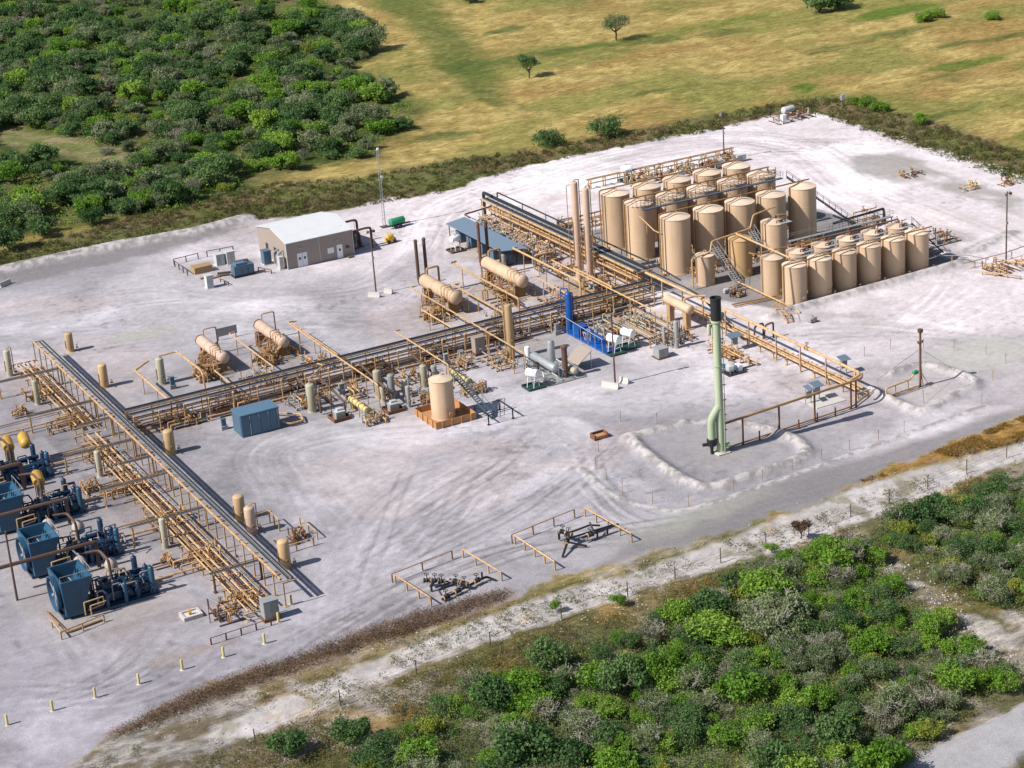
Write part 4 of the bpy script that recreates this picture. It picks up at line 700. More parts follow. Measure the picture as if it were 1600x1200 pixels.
# ================================================================ racks
T_ = 'tan'; D_m = 'tand'
rack('cable_rack', 'long rack of black cables and tan pipes beside the tall tanks', 'y', 309, 258.2, 153.2, 155.6, 3.9, 3.2, [(154.95, 4.0, 1.0), (153.7, 4.0, .8)], [(153.0, 4.0, .16, T_), (152.6, 3.0, .13, T_), (153.6, 2.6, .12, D_m), (154.2, 2.6, .14, T_), (154.8, 2.6, .12, D_m), (153.8, 1.2, .12, T_), (154.6, 1.2, .14, D_m), (155.3, 1.2, .12, T_)], group='pipe racks', over=.15)
pipeline('black riser at the far end of the cable rack', [(154.9, 308.2, 4.2), (154.9, 311.4, 4.2), (154.9, 311.4, 0)], .28, 'black', name='cable_duct', cat='duct')
pipeline('thin black pipe along the outside of the cable rack', [(156.3, 309, 0), (156.3, 309, 4.5), (156.3, 258.2, 4.5), (156.8, 252, 3.6)], .13, 'black', [(156.3, 300-8*i, 4.5) for i in range(6)], pm='brown')
rack('pipe_rack', 'main rack with two dark cable trays running from the west rack to the tank farm', 'x', 72.0, 153, 253.4, 256.6, 3.0, 3.4, [(256.0, 3.1, .75), (254.0, 3.1, .6)], [(255.1, 3.15, .1, D_m), (253.7, 1.6, .1, T_), (254.9, 1.6, .12, D_m), (255.6, 1.7, .09, T_), (256.4, 1.6, .1, 'rust'), (253.9, .6, .11, D_m), (255.4, .6, .12, 'rust'), (256.1, .6, .1, T_), (257.2, .7, .1, T_, 76, 118), (252.8, .6, .1, T_, 82, 124)], group='pipe racks', over=.2)
rack('pipe_rack', 'west rack with tan beam and bright cable trays down the left side', 'y', 291.5, 196.0, 69.5, 70.95, 2.9, 2.9, [(70.3, 2.95, .26), (70.8, 2.95, .26)], [(69.5, 3.1, .15, T_)], group='pipe racks', single=True, over=.05)
rack('pipe_rack', 'ground level bundle of tan pipes beside the west rack, southern half', 'y', 256.5, 195.2, 64.7, 67.9, .9, 3.4, [], [(65.0, 1.05, .09, T_, 246, 195.5), (65.6, 1.08, .11, D_m, 256, 195.2), (66.2, 1.08, .13, T_), (66.7, 1.05, .07, 'rust', 235, 195.2), (67.3, 1.08, .11, T_), (68.1, 1.05, .09, D_m, 225, 196.5), (65.3, 1.3, .06, T_, 240, 205), (67.7, 1.3, .06, 'galv', 250, 199), (65.3, .5, .1, D_m, 250, 200), (67.0, .5, .1, D_m, 256, 200)], group='ground level pipe bundles', over=.3)
rack('pipe_rack', 'ground level bundle of tan pipes beside the west rack, northern half', 'y', 289.5, 259.5, 65.6, 68.8, .9, 3.4, [], [(66.0, 1.05, .09, T_), (66.5, 1.08, .08, D_m, 289, 264), (67.1, 1.08, .12, T_), (67.7, 1.05, .08, 'rust'), (68.3, 1.08, .1, T_), (66.9, .5, .1, D_m), (67.9, .5, .1, D_m)], group='ground level pipe bundles', over=.3)
for i, y in enumerate((203.9, 221.4, 234.0, 240.4, 247.2, 256.4, 264.0, 279.5)):
    x0 = (64.3, 60.8, 61.5, 66, 60.6, 65.8, 60.9, 60.9)[i]; lb = ('nearest the control cabinet', 'beside the lowest grey-green vessel', 'third from the control cabinet', 'just above the crossing pipes', 'beside the middle grey-green vessel', 'where the main rack joins', 'just past the main rack junction', 'near the far end of the west rack')[i]
    rack('crossover_rack', 'dark cable crossover frame over the pipe bundle, '+lb, 'x', x0, 69.9, y-.15, y+.15, 2.3, 8, [(y, 2.36, .3)], [(y+.55, 2.45, .07, D_m, x0, 70)], group='crossover frames over the pipe bundle', post='brown' if i == 0 else T_, over=.05, cat='cable frame')
RB = random.Random(4)
for i in range(7):
    y = 200+i*12.6+RB.uniform(-1, 1); manifold('tan valve cluster on the pipe bundle, %s from the control cabinet' % ORD[i], 62.2 if i % 2 else 63.4, 68.8, y-1.6, y+1.6, 8, 110+i, 1.5, (T_, D_m), 'valve clusters on the west pipe bundle', axis='x' if i % 2 else None)
for i in range(5):
    y = (213.2, 226.4, 240.0, 253.5, 268)[i]; pipeline('low tan feed pipe from %s to the west bundle' % ('the nearest blue compressor', 'the second blue compressor', 'the third blue compressor', 'the farthest blue compressor', 'the left edge')[i], [(47.5 if i == 4 else 58.5, y-3, .5), (60.5, y-3.0, .5), (67, y-2.9, .5), (67, y-2.9, 1)], .13, T_, [(60, y-3, .5), (64, y-3, .5)], group='low feed pipes to the west bundle')
    pipeline('thin brown pipe parallel to the feed pipe of %s' % ('the nearest blue compressor', 'the second blue compressor', 'the third blue compressor', 'the farthest blue compressor', 'the left edge')[i], [(49 if i == 4 else 59, y+.4, .3), (67.5, y+.6, .3)], .09, D_m, group='thin pipes west of the bundle')
for i, (x, y) in enumerate(((61.6, 215), (61.4, 241), (61.2, 272), (59.3, 284))): manifold('small tan valve group at the foot of the %s grey-green vessel' % ('lowest', 'middle', 'upper', 'farthest')[i], x-1.1, x+1.4, y-2.4, y+.6, 6, 130+i, .9, (T_, D_m), 'valve groups at vessel feet')
cabinet('control_cabinet', 'grey control cabinet at the near end of the west pipe bundle', 66.2, 67.9, 193.8, 195.0, 2.4, 'grey', .35)
# vessels by the west rack
for i, (x, y, d, h) in enumerate(((75.0, 292.1, 1.15, 3.0), (74.5, 274.4, 1.25, 3.5), (73.9, 245.3, 1.38, 3.4), (73.9, 220.6, 1.38, 3.2), (73.5, 216.0, 1.28, 3.5), (73.2, 204.9, 1.35, 3.6))):
    vvessel(x, y, d, h, 'ves' if i != 4 else 'pink', 'mustard vessel right of the west rack, '+('farthest of the line', 'second farthest of the line', 'alone beside the main rack junction', 'left one of the close pair', 'right one of the close pair with bent pipe', 'nearest of the line')[i], 'mustard vessels along the west rack', 1, T_, over=i == 4)
for i, (x, y, d, h) in enumerate(((64.6, 273.8, .82, 3.7), (63.9, 243.8, .82, 3.6), (63.6, 218.4, .78, 3.9), (64.6, 287.8, .95, 4.0))): vvessel(x, y, d, h, 'sage', 'slim grey-green vessel left of the pipe bundle, '+('upper', 'middle', 'lowest', 'farthest')[i], 'slim grey-green vessels along the bundle', 1, T_, over=True)
vvessel(81.6, 270.2, 1.15, 4.0, 'sage', 'grey-tan vessel standing inside its own pipe loop', None, 1, T_, over=False)
pipeline('tan pipe loop left of the loop vessel', [(80.5, 271.6, 3.4), (78.2, 271.2, 2.6), (78.2, 256.5, 2.6), (78.2, 256.5, 1)], .17, T_, [(78.2, 268, 2.6), (78.2, 262, 2.6)]); pipeline('tan pipe arch right of the loop vessel', [(81.6, 270.2, 4.2), (84.2, 270, 4.4), (84.4, 261, 4.3), (84.4, 260, 3.8), (84.4, 260, 0)], .15, T_)
manifold('tan meter run in a railed corner right of the pair of vessels', 74, 79, 209.6, 212.6, 8, 140, .9, (T_, 'rust', 'tand'), name='meter_skid')
rail('tan guard rail around the meter run near the west rack', [(79.2, 214.8), (79.2, 209.6)], 1.0, T_, .08, 2.5); rail('tan guard rail below the meter run near the west rack', [(73.8, 208.2), (78.2, 208.4)], 1.0, T_, .08, 2.2); rail('far tan rail beside the pair of vessels', [(74.6, 217.4), (76.4, 217.4), (76.4, 214.4)], 1.6, T_, .07, 2)
manifold('stub posts and low pipes left of the control cabinet', 61.5, 65.2, 195.0, 200.2, 7, 141, 1.3, (T_, D_m, 'brown'), rise=.8)
pipeline('thin dark pipe leading to the control cabinet', [(62.6, 203, .5), (64.8, 194.6, .5)], .1, 'grey'); rail('rusty low rail near the bollards', [(59.5, 192.6), (66.5, 192.9)], .8, 'rust', .05, 1.8)
# bollards
bb = thing('bollard', 'x', 'bollard', (36.3, 188.8, 0)); b = MB(); b.lathe((36.3, 188.8, -.2), (0, 0, 1), [(.14, 0), (.14, 1.35), (.1, 1.43), (.03, 1.46)], 12); b.build('pipe_post', 'olive', bb); b = MB(); b.lathe((36.3, 188.8, 0), (0, 0, 1), [(.3, 0), (.28, .04)], 12); b.build('footing', 'conc', bb)
BL = ['nearest the bottom left corner', 'second from the bottom left corner', 'third from the bottom left corner', 'fourth from the bottom left corner', 'fifth from the bottom left corner', 'sixth from the bottom left corner, beside the rusty rail', 'at the right end of the rusty rail']
for i, (x, y) in enumerate(((36.3, 188.8), (41, 188.9), (45.5, 188.9), (50.2, 189), (55, 189.2), (59.6, 189.2), (64.3, 189.4), (67.4, 193.0), (70.2, 196.1))):
    lb = 'yellow bollard '+(BL[i] if i < 7 else ('right beside the grey control cabinet' if i == 7 else 'under the near end of the west rack'))
    if i == 0: bb['label'] = lb; bb['group'] = 'yellow bollards'
    else: dup(bb, (x, y, 0), lb, group='yellow bollards')
t = thing('concrete_box', 'square concrete pad with open top and valves near the nearest compressor', 'concrete pad', (60, 200.2, 0)); b = MB()
b.box(58.9, 61.1, 199.2, 199.45, 0, .45); b.box(58.9, 61.1, 200.75, 201, 0, .45); b.box(58.9, 59.15, 199.45, 200.75, 0, .45); b.box(60.85, 61.1, 199.45, 200.75, 0, .45); b.build('curb', 'conc', t); MB().box(59.15, 60.85, 199.45, 200.75, 0, .28).build('floor', 'conc', t); v = MB(); valve(v, (59.9, 200.1, .5), (1, 0, 0), .14); v.build('valve', 'yellow', t)
pole(61.2, 197.4, 1.9, 'thin brown marker post right of the concrete pad', False, 'brown', .06, 'marker_post')
# ================================================================ compressors
def comp(y, label, sil, k):
    x = 48.0; t = thing('gas_compressor', label, 'compressor', (53, y+2.3, 0), 'blue gas compressors'); B = 'navy'
    MB().box(x, x+11, y+.3, y+4.2, .02, .35).build('skid_base', B, t)
    b = MB(); h0, h1 = .35, 4.6
    V = [(x+.3, y-.1, h0), (x+2.2, y-.1, h0), (x+2.2, y+4.7, h0), (x+.3, y+4.7, h0), (x+.1, y-.2, h1), (x+3.7, y-.2, h1), (x+3.7, y+4.8, h1), (x+.1, y+4.8, h1)]
    # open topped hopper shape: outer walls and inner walls
    W = [(x+.3, y+.0, h1), (x+3.5, y+.0, h1), (x+3.5, y+4.6, h1), (x+.3, y+4.6, h1), (x+.8, y+.3, 2.9), (x+2.6, y+.3, 2.9), (x+2.6, y+4.3, 2.9), (x+.8, y+4.3, 2.9)]
    b.add(V+W, [(3, 2, 1, 0), (0, 1, 5, 4), (1, 2, 6, 5), (2, 3, 7, 6), (3, 0, 4, 7), (4, 5, 9, 8), (5, 6, 10, 9), (6, 7, 11, 10), (7, 4, 8, 11), (8, 9, 13, 12), (9, 10, 14, 13), (10, 11, 15, 14), (11, 8, 12, 15), (12, 13, 14, 15)]); c = b.build('cooler_housing', 'teal', t)
    b = MB(); b.lathe((x+.16, y+2.3, 2.5), (-1, 0, 0), [(1.75, 0), (1.95, .1), (2.05, .55), (1.9, .55), (1.8, .1), (.4, .08)], 28); f = b.build('fan_shroud', 'teal', t)
    b = MB()
    for q in range(6): a = q*pi/3; b.box(x-.12, x-.06, y+2.3-.14, y+2.3+.14, 2.5, 4.15); n8 = 8; V8 = b.v[-n8:]; b.v[-n8:] = [(p[0], y+2.3+(p[1]-y-2.3)*cos(a)-(p[2]-2.5)*sin(a), 2.5+(p[1]-y-2.3)*sin(a)+(p[2]-2.5)*cos(a)) for p in V8]
    fo = b.build('fan', 'grey', None); fo.parent = f; fo.location = -Vector(ORG[t.name])
    b = MB(); b.tube([(x+.1, y-.2, h1+.75), (x+3.7, y-.2, h1+.75), (x+3.7, y+4.8, h1+.75)], .035, 5)
    for (a, c_) in ((.1, -.2), (1.4, -.2), (2.6, -.2), (3.7, -.2), (3.7, 1.5), (3.7, 3.2), (3.7, 4.8)): b.cyl((x+a, y+c_, h1), (x+a, y+c_, h1+.75), .03, None, 5)
    b.build('railing', 'grey', t)
    b = MB().box(x+3.0, x+4.9, y+4.95, y+5.05, 1.4, 1.5); b.tube([(x+2.2, y-.7, .4), (x+2.2, y-.7, 1.9), (x+4.4, y-.7, 2.0), (x+4.4, y-.7, 1.1), (x+2.6, y-.7, .9)], .08, 6, .1); b.tube([(x+2.8, y-.9, .3), (x+2.8, y-.9, 1.4), (x+4.6, y-.9, 1.5)], .08, 6, .1); b.build('coolant_pipe', 'tan', t)
    b = MB().box(x+4.9, x+7.2, y+1.0, y+3.0, .35, 1.7); b.box(x+5.0, x+7.1, y+1.3, y+2.7, 1.7, 2.25); b.box(x+5.2, x+6.9, y+.6, y+1.0, .6, 1.5); b.build('engine', B, t)
    for q in range(6): b = MB(); b.cyl((x+5.15+.36*q, y+1.45, 2.2), (x+5.15+.36*q, y+1.45, 2.5), .12, None, 8); b.cyl((x+5.15+.36*q, y+2.5, 2.2), (x+5.15+.36*q, y+2.5, 2.5), .12, None, 8); b.build('cylinder_head', 'grey' if q % 3 == 0 else B, t)
    b = MB().box(x+7.3, x+10.2, y+1.5, y+2.7, .35, 1.5); b.build('crankcase', B, t)
    for q in range(3):
        for s in (-1, 1): b = MB(); cy = y+2.1; b.lathe((x+7.8+.95*q, cy+s*.6, 1.0), (0, s, 0), [(.3, 0), (.3, .3), (.42, .35), (.42, 1.0), (.3, 1.05), (.3, 1.2)], 12); b.build('compressor_cylinder', B, t)
    for s, zz in ((-1, 1.95), (1, 1.95), (-1, .55)): b = MB(); b.vessel((x+7.5, y+2.1+s*1.25, zz), (1, 0, 0), .3, 2.5, 14, .3); b.build('pulsation_bottle', B, t, 50)
    for i_, (a, c_, hh, rr) in enumerate(((7.1, -.15, 2.7, .24), (9.6, 3.7, 3.7, .33), (10.5, .6, 3.4, .32), (10.4, 2.4, 2.9, .3), (5.0, -.1, 1.9, .2), (8.6, .1, 2.2, .22))):
        b = MB(); b.lathe((x+a, y+c_, .2), (0, 0, 1), [(rr, 0), (rr, hh-.4), (rr*.8, hh-.28), (rr*.3, hh-.2)], 14); b.cyl((x+a, y+c_, hh-.1), (x+a, y+c_, hh+.15), .08); b.build('scrubber', B if i_ % 2 else 'teal', t, 50)
    for q in range(7): MB().box(x+.42, x+.46, 0, 0, 0, 0) if 0 else None
    b = MB(); [b.box(x+.5+.32*q, x+.62+.32*q, y+.3, y+4.3, 2.92, 3.0) for q in range(6)]; b.build('cooling_fins', 'grey', t)
    b = MB(); [b.box(x+2.9-.02*q, x+2.98, y+.1+.9*q, y+.18+.9*q, 1.0, 4.4) for q in range(6)]; b.build('stiffener', 'teal', t)
    b = MB(); R_x = random.Random(k)
    for q in range(34):
        a = x+R_x.uniform(3.6, 10.2); c_ = y+R_x.uniform(-.3, 3.9); z_ = R_x.uniform(1.3, 3.0); b = MB(); b.tube([(a, c_, .5), (a, c_, z_), (a+R_x.uniform(.5, 1.6), c_, z_), (a+1.2, c_+R_x.uniform(-1, 1), z_-.8)], R_x.uniform(.06, .12), 6, .15); b.build('process_pipe', R_x.choice((B, B, 'teal', 'grey', 'tan')), t)
    b = MB(); b.tube([(x+5, y-.55, .3), (x+10.6, y-.55, .3)], .07); b.tube([(x+5, y-.75, .18), (x+10.2, y-.75, .18)], .07); b.build('edge_pipe', B, t)
    b = MB().box(x+6.1, x+6.6, y+4.3, y+4.7, .3, 1.8); b.build('control_panel', 'lgrey', t)
    tb('exhaust_duct', 'brown', t, [(x+6.4, y+2.1, 2.3), (x+6.4, y+2.4, 4.6), (x+6.2, y+4.8, 4.9), (x+4.6, y+5.2, 4.9)], .16, 10, .4)
    b = MB(); m_ = {'y': 'yel2', 'p': 'sil'}[sil[0]]
    if sil == 'p': b.vessel((x+4.0, y+5.4, 3.2), (.2, 1, .0), .7, 1.7, 16, .3)
    else: b.vessel((x+7.0, y+5.3, 3.3), (0.1, 1, .3), .75, 1.5, 18, .4)
    b.build('exhaust_silencer', m_, t, 50)
    if sil == 'y2': b = MB(); b.vessel((x+9.2, y+5.3, 3.3), (0.1, 1, .3), .75, 1.5, 18, .4); b.build('exhaust_silencer', m_, t, 50)
    for q in (0, 1): xx = x+(4.1 if sil == 'p' else 7.1)+(.15 if sil == 'p' else .1)*q; b = MB().box(xx-.5, xx+.5, y+5.6+1.3*q-.06, y+5.6+1.3*q+.06, .05, 2.7); b.build('silencer_stand', 'sil', t)
    if sil == 'p': b = MB(); b.lathe((x+7.2, y+4.6, 2.1), (0, 0, 1), [(.4, 0), (.75, .2), (.75, 1.0), (.5, 1.5), (.2, 1.7)], 14); b.build('air_filter', 'sil', t, 50)
    return t
comp(207.4, 'nearest blue gas compressor, with pinkish silencer above its engine', 'p', 1)
comp(219.6, 'second blue gas compressor from the near end', 'p', 2)
comp(233.9, 'third blue gas compressor, with one golden silencer beside it', 'y', 3)
comp(247.4, 'farthest blue gas compressor, with two golden silencers behind it', 'y2', 4)
pipeline('dark overhead duct between the second and third compressors', [(44, 232.2, 3.4), (52.5, 232.2, 3.4), (56.2, 232.0, 3.4), (56.2, 232, .2)], .22, 'brown', name='duct', cat='duct'); pipeline('dark overhead duct between the nearest two compressors', [(44, 218.0, 3.4), (50.8, 218.0, 3.4), (55.4, 218.0, 3.4), (55.4, 218, .2)], .24, 'brown', name='duct', cat='duct')
pipeline('dark overhead duct beside the farthest compressor', [(44, 246, 3.6), (54.6, 246, 3.6), (54.6, 246, .2)], .28, 'brown', name='duct', cat='duct')
pole(45.0, 215.7, 8.6, 'brown pole left of the nearest compressors', False, 'brown', .15)
rail('tan guard rail at the near corner of the nearest compressor', [(46.4, 206.8), (46.4, 203.4), (51.6, 204.6)], .9, T_, .07, 2.4)
pipeline('long brown pipe at the foot of the nearest compressor', [(46.9, 210.6, .15), (47.4, 204.4, .15), (51.5, 205.0, .15)], .12, D_m)
# ================================================================ horizontal treaters
def treater(x, y0, y1, r, z, label, group, mt, stacks, big):
    t = thing('heater_treater', label, 'treater', (x, (y0+y1)/2, 0), group); b = MB(); b.vessel((x, y0, z), (0, 1, 0), r, y1-y0, 26, .25, .18); b.build('shell', mt, t, 50)
    for yy in (y0+1, y1-1): b = MB().box(x-r*.8, x+r*.8, yy-.15, yy+.15, 0, z-r*.55); b.build('saddle', 'tand', t)
    b = MB(); b.lathe((x, y1+.28, z), (0, 1, 0), [(r*1.02, 0), (r*1.02, .12), (r*.55, .14), (r*.55, .7), (r*.62, .72), (r*.62, .85)], 20); b.build('firebox_flange', 'tand' if not big else 'brown', t)
    for s in (0,)*1 if 0 else (): pass
    for yy in (y0+(y1-y0)*.3, y0+(y1-y0)*.62): b = MB(); b.lathe((x, yy, z), (0, 1, 0), [(r+.03, 0), (r+.03, .12)], 26); b.build('band', mt, t)
    if stacks:
        for i, dx in enumerate((-.65, .75)): b = MB(); b.cyl((x+dx, y1+.8, z), (x+dx, y1+.8, z+6.2), .26, None, 14); b.cyl((x+dx, y1+.8, z+6.2), (x+dx, y1+.8, z+6.5), .34, .2, 14); b.build('exhaust_stack', 'brown' if i or not big == 2 else 'rust', t)
    p = (x+.3, y1-.3, z+r); tb('vapour_pipe', T_, t, [p, (p[0], p[1], z+r+.9), (x+2.3, y1-.3, z+r+.9), (x+2.3, y1-.3, 1.0), (x+2.3, y1-2, .9)], .17 if big else .1, 8, .3)
    R_x = random.Random(int(x)); 
    for i in range(34):
        yy = R_x.uniform(y0-.6, y1-1.5); s = R_x.choice((-1, -1, 1)); zz = R_x.uniform(.6, z+.4); xx = x+s*(r+R_x.uniform(.2, 1.0)); tb('control_pipe', R_x.choice((T_, D_m, D_m)), t, [(x+s*r*.7, yy, z-r*.5), (xx, yy, zz), (xx, yy, .3), (xx+R_x.uniform(-.4, .4), yy+R_x.uniform(-1.5, 1.5), .3)], R_x.uniform(.05, .1), 6, .15)
        if i % 2: v = MB(); valve(v, (xx, yy, .8), (0, 0, 1) if 0 else (0, 1, 0), .17); v.build('valve', D_m, t)
    for i in range(3): yy = y0+.3+1.0*i; tb('front_pipe', R_x.choice((T_, D_m, 'rust')), t, [(x+.3*(i-1), yy, z+r*.9), (x+.3*(i-1), yy, z+r+.5), (x-r-.25, yy, z+r+.45), (x-r-.25, yy, .4)], .055, 6, .15)
    b = MB().box(x-r-2.3, x-r-.6, y0+.8, y0+2.2, 1.35, 1.42); 
    for q in range(2):
        b.tube([(x-r-2.3+q*.7, y0+1+q*.0, 1.4), (x-r-3.4+q*.7, y0-.9, .05)], .08, 4)
    for q in range(5): u = (q+.5)/5; b.box(x-r-2.3-1.1*u, x-r-1.6-1.1*u, y0+.9-1.9*u, y0+1.15-1.9*u, 1.35*(1-u), 1.35*(1-u)+.05)
    b.tube([(x-r-2.3, y0+2.2, 2.4), (x-r-.6, y0+2.2, 2.4), (x-r-.6, y0+.8, 2.4)], .04, 5); b.cyl((x-r-2.3, y0+2.2, 1.4), (x-r-2.3, y0+2.2, 2.4), .04, None, 5); b.build('access_steps', 'tand', t)
    return t
treater(90.4, 268.2, 277.2, .84, 2.4, 'pinkish horizontal treater furthest left behind the main rack', 'small pinkish treaters', 'pink', False, 0)
treater(99.8, 268.6, 277.9, .84, 2.4, 'pinkish horizontal treater right of its twin, behind the main rack', 'small pinkish treaters', 'pink', False, 0)
treater(127.9, 269.0, 279.6, 1.03, 2.7, 'large tan horizontal treater with twin brown stacks, left of the two', 'large tan treaters', 'tank', True, 1)
treater(139.4, 269.2, 281.0, 1.03, 2.7, 'large tan horizontal treater with one rust red stack, beside the long canopy', 'large tan treaters', 'tank', True, 2)
for i, (x, y0, y1, ly) in enumerate(((87.4, 266, 271, 0), (96.6, 266, 271, 0), (124.2, 266.5, 272.5, 1), (135.6, 266.5, 272.5, 1))): manifold('dense amber valve skid at the left side of %s' % ('the leftmost pinkish treater', 'the second pinkish treater', 'the left large treater', 'the right large treater')[i], x-1.6, x+1.8, y0, y1, 13, 150+i, 1.7, (D_m, T_, 'tand'), 'valve skids beside the treaters')
for i, (x, y0, y1) in enumerate(((93, 259.5, 265.5), (102.5, 259.5, 265.5), (131, 259.5, 265), (142.5, 260, 267))): manifold('tan pipe and valve group between the main rack and %s' % ('the leftmost pinkish treater', 'the second pinkish treater', 'the left large treater', 'the right large treater')[i], x-2.2, x+2.2, y0, y1, 9, 160+i, 1.3, (T_, D_m, 'grey'), 'pipe groups behind the main rack', axis='y')
OP = [('over the main rack left of the large treaters', 123.1, 274.5, 238.6, 4.0, 5), ('from the leftmost treater over the main rack', 102.0, 272, 241.0, 4.0, 4), ('over the main rack ending at the pump skids', 112.6, 258.0, 241.0, 4.2, 2), ('from the left large treater towards the main rack', 133.1, 280.6, 258.8, 4.2, 3), ('from the right large treater towards the main rack', 144.0, 280.7, 259.6, 4.2, 3), ('passing left of the tall columns over the main rack', 145.8, 271.5, 238.2, 4.2, 5), ('between the two pinkish treaters', 94.6, 277, 260, 2.6, 3), ('right of the two pinkish treaters', 104.0, 276, 259, 2.4, 3), ('low beside the right large treater', 142.0, 270, 259.8, 2.6, 2), ('shorter, left of the left large treater', 121.6, 268, 258, 2.6, 2), ('thick, beyond the left large treater', 131.0, 276, 260, 2.2, 3), ('bright, right of the right large treater', 147.6, 268, 256.5, 3.4, 2), ('low over the gravel by the leftmost treater', 88.2, 266.5, 257, 1.6, 2)]
for i, (lb, x, y0, y1, z, n) in enumerate(OP): pipeline('elevated tan pipe '+lb, [(x+.9, y0, z), (x, y0, z), (x, y1, z), (x, y1, .6)], .16 if i in (3, 4, 10, 11) else .11, T_, [(x, y0-(y0-y1)*(j+.5)/n, z) for j in range(n)], group='elevated tan pipes crossing the plant')
pipeline('long curved grey pipe behind the blue column', [(143, 258.8, 2.4), (133.5, 259.0, 2.4), (133.5, 262, 2.4)], .1, D_m, [(137, 258.9, 2.4), (141, 258.8, 2.4)])
for i, x in enumerate((79, 86.5, 97, 107.5, 117.5, 129, 138.5, 147)): manifold('clutter of tan valves under the main rack, %s bay from the left' % ORD[i], x-3, x+3, 252.0, 258.2, 12, 170+i, 1.5, (T_, D_m, 'brown', 'grey'), 'valve groups under the main rack', axis='x' if i % 2 else None)
t = thing('wall_panel', 'grey flat panel standing behind the pinkish treaters', 'panel', (96, 282, 0)); MB().box(94.4, 97.6, 281.9, 282.0, .6, 1.9).build('sheet', 'grey', t)
for q in (94.6, 97.4): MB().box(q-.05, q+.05, 282.0, 282.1, 0, 1.8).build('post', 'brown', t)
# ================================================================ middle yard
t = thing('storage_container', 'steel blue ribbed container standing before the main rack', 'container', (86.2, 245.6, 0)); X0, X1, Y0, Y1 = 83.5, 88.9, 244.2, 247.4
MB().box(X0, X1, Y0, Y1, .05, 3.0).build('body', 'cont', t); MB().box(X0-.08, X1+.08, Y0-.08, Y1+.08, 3.0, 3.14).build('roof', 'cont', t)
for k in range(4): d = MB().box(X0+.12+k*1.3, X0+1.3+k*1.3, Y0-.05, Y0-.002, .2, 2.85).build('door', 'cont', t); r_ = MB().cyl((X0+1.25+k*1.3, Y0-.1, .2), (X0+1.25+k*1.3, Y0-.1, 2.85), .035, None, 5).build('locking_bar', 'grey', None); r_.parent = d; r_.location = -Vector(ORG[t.name])
MB().box(X0-.05, X0-.002, Y0+.2, Y1-.2, .2, 2.85).build('end_door', 'cont', t)
pipeline('tan pipe elbow right of the blue container', [(89.4, 244.6, .8), (90, 243.8, .5), (92, 243.7, .5), (92.6, 246, .5), (89.6, 249, .5)], .13, T_, [(91, 243.8, .4)])
vvessel(94.7, 247.0, 1.25, 4.1, 'sage', 'grey-green vessel right of the blue container with pipe arching over', None, 1, T_)
pipeline('tan arch joining the vessel by the blue container to the rack', [(94.7, 247, 4.2), (94.7, 247, 4.7), (98.5, 251, 4.6), (98.5, 253, 4.2)], .1, T_)
def pump(x, y, label):
    t = thing('pump_skid', label, 'pump skid', (x, y, 0), 'grey pump boxes on rusty trays'); MB().box(x-1.1, x+1.1, y-1.1, y+1.1, .0, .1).build('tray_floor', 'orange', t)
    for a in ((x-1.2, x+1.2, y-1.2, y-1.1), (x-1.2, x+1.2, y+1.1, y+1.2), (x-1.2, x-1.1, y-1.1, y+1.1), (x+1.1, x+1.2, y-1.1, y+1.1)): MB().box(*a, 0, .5).build('tray_wall', 'rust', t)
    b = MB().box(x-.65, x+.65, y-.7, y+.6, .1, 1.15); b.build('housing', 'grey', t); b = MB().box(x-.7, x+.7, y-.75, y+.65, 1.15, 1.22); b.box(x-.3, x+.5, y-.3, y+.5, 1.22, 1.5); b.build('lid', 'lgrey', t)
    tb('vent_pipe', 'rust', t, [(x-.85, y+.4, .2), (x-.85, y+.4, 3.0)], .07); tb('hose', 'black', t, [(x+.7, y, .5), (x+1.3, y+.3, .4), (x+1.9, y+.8, .3)], .06); return t
pump(96.6, 242.4, 'grey pump box on rusty tray right of the grey-green vessel'); pump(103.6, 240.4, 'grey pump box on rusty tray right of the first olive filter vessel'); pump(121.9, 242.6+.0, 'grey pump box on rusty tray below the tall cabinet by the rack') if 0 else None
def hfilter(x, y0, y1, label):
    t = thing('filter_vessel', label, 'vessel', (x, y0, 0), 'olive yellow filter vessels'); b = MB(); b.vessel((x, y0, 1.3), (0, 1, 0), .42, y1-y0, 18, .25); b.build('shell', 'olive', t, 50); b = MB(); b.lathe((x, y0-.1, 1.3), (0, -1, 0), [(.52, 0), (.52, .2), (.3, .25)], 18); b.build('end_cap', 'olive', t)
    for yy in (y0+.4, y1-.4): MB().box(x-.3, x+.3, yy-.08, yy+.08, 0, .95).build('saddle', 'olive', t)
    for k in range(3): yy = y0+.6+k*(y1-y0-1)/2; tb('nozzle_pipe', T_, t, [(x, yy, 1.7), (x, yy, 2.2), (x-.9, yy, 2.2), (x-.9, yy, .3)], .08, 6, .15)
    return t
hfilter(99.6, 239.8, 245, 'olive yellow horizontal filter between the two pump boxes'); hfilter(115.2, 240.6, 245.8, 'olive yellow horizontal filter above the single round tank')
for i, (x, y, d, h, m_, lb) in enumerate(((104.3, 246.4, 1.1, 3.9, 'sage', 'pale green-grey vessel at the back left of the middle cluster'), (105.4, 244.4, .95, 3.6, 'grey', 'grey vessel in the centre of the middle cluster'), (104.0, 244.3, .7, 2.2, 'sage', 'short green-grey vessel at the front of the middle cluster'), (107.4, 244.4, .8, 2.4, 'sage', 'short grey-green vessel right in the middle cluster'), (105.9, 240.2, .62, 3.1, 'grey', 'slim grey vessel standing in front of the middle cluster'), (110.9, 245.6, 1.0, 3.3, 'sage', 'pale vessel behind the single round tank, left one'), (112.3, 245.2, .85, 3.0, 'grey', 'grey vessel behind the single round tank, right one'), (111.0, 242.6, .75, 2.4, 'sage', 'short vessel just left of the single round tank'))): vvessel(x, y, d, h, m_, lb, 'small vessels of the middle cluster', 1, D_m, over=i in (0, 5))
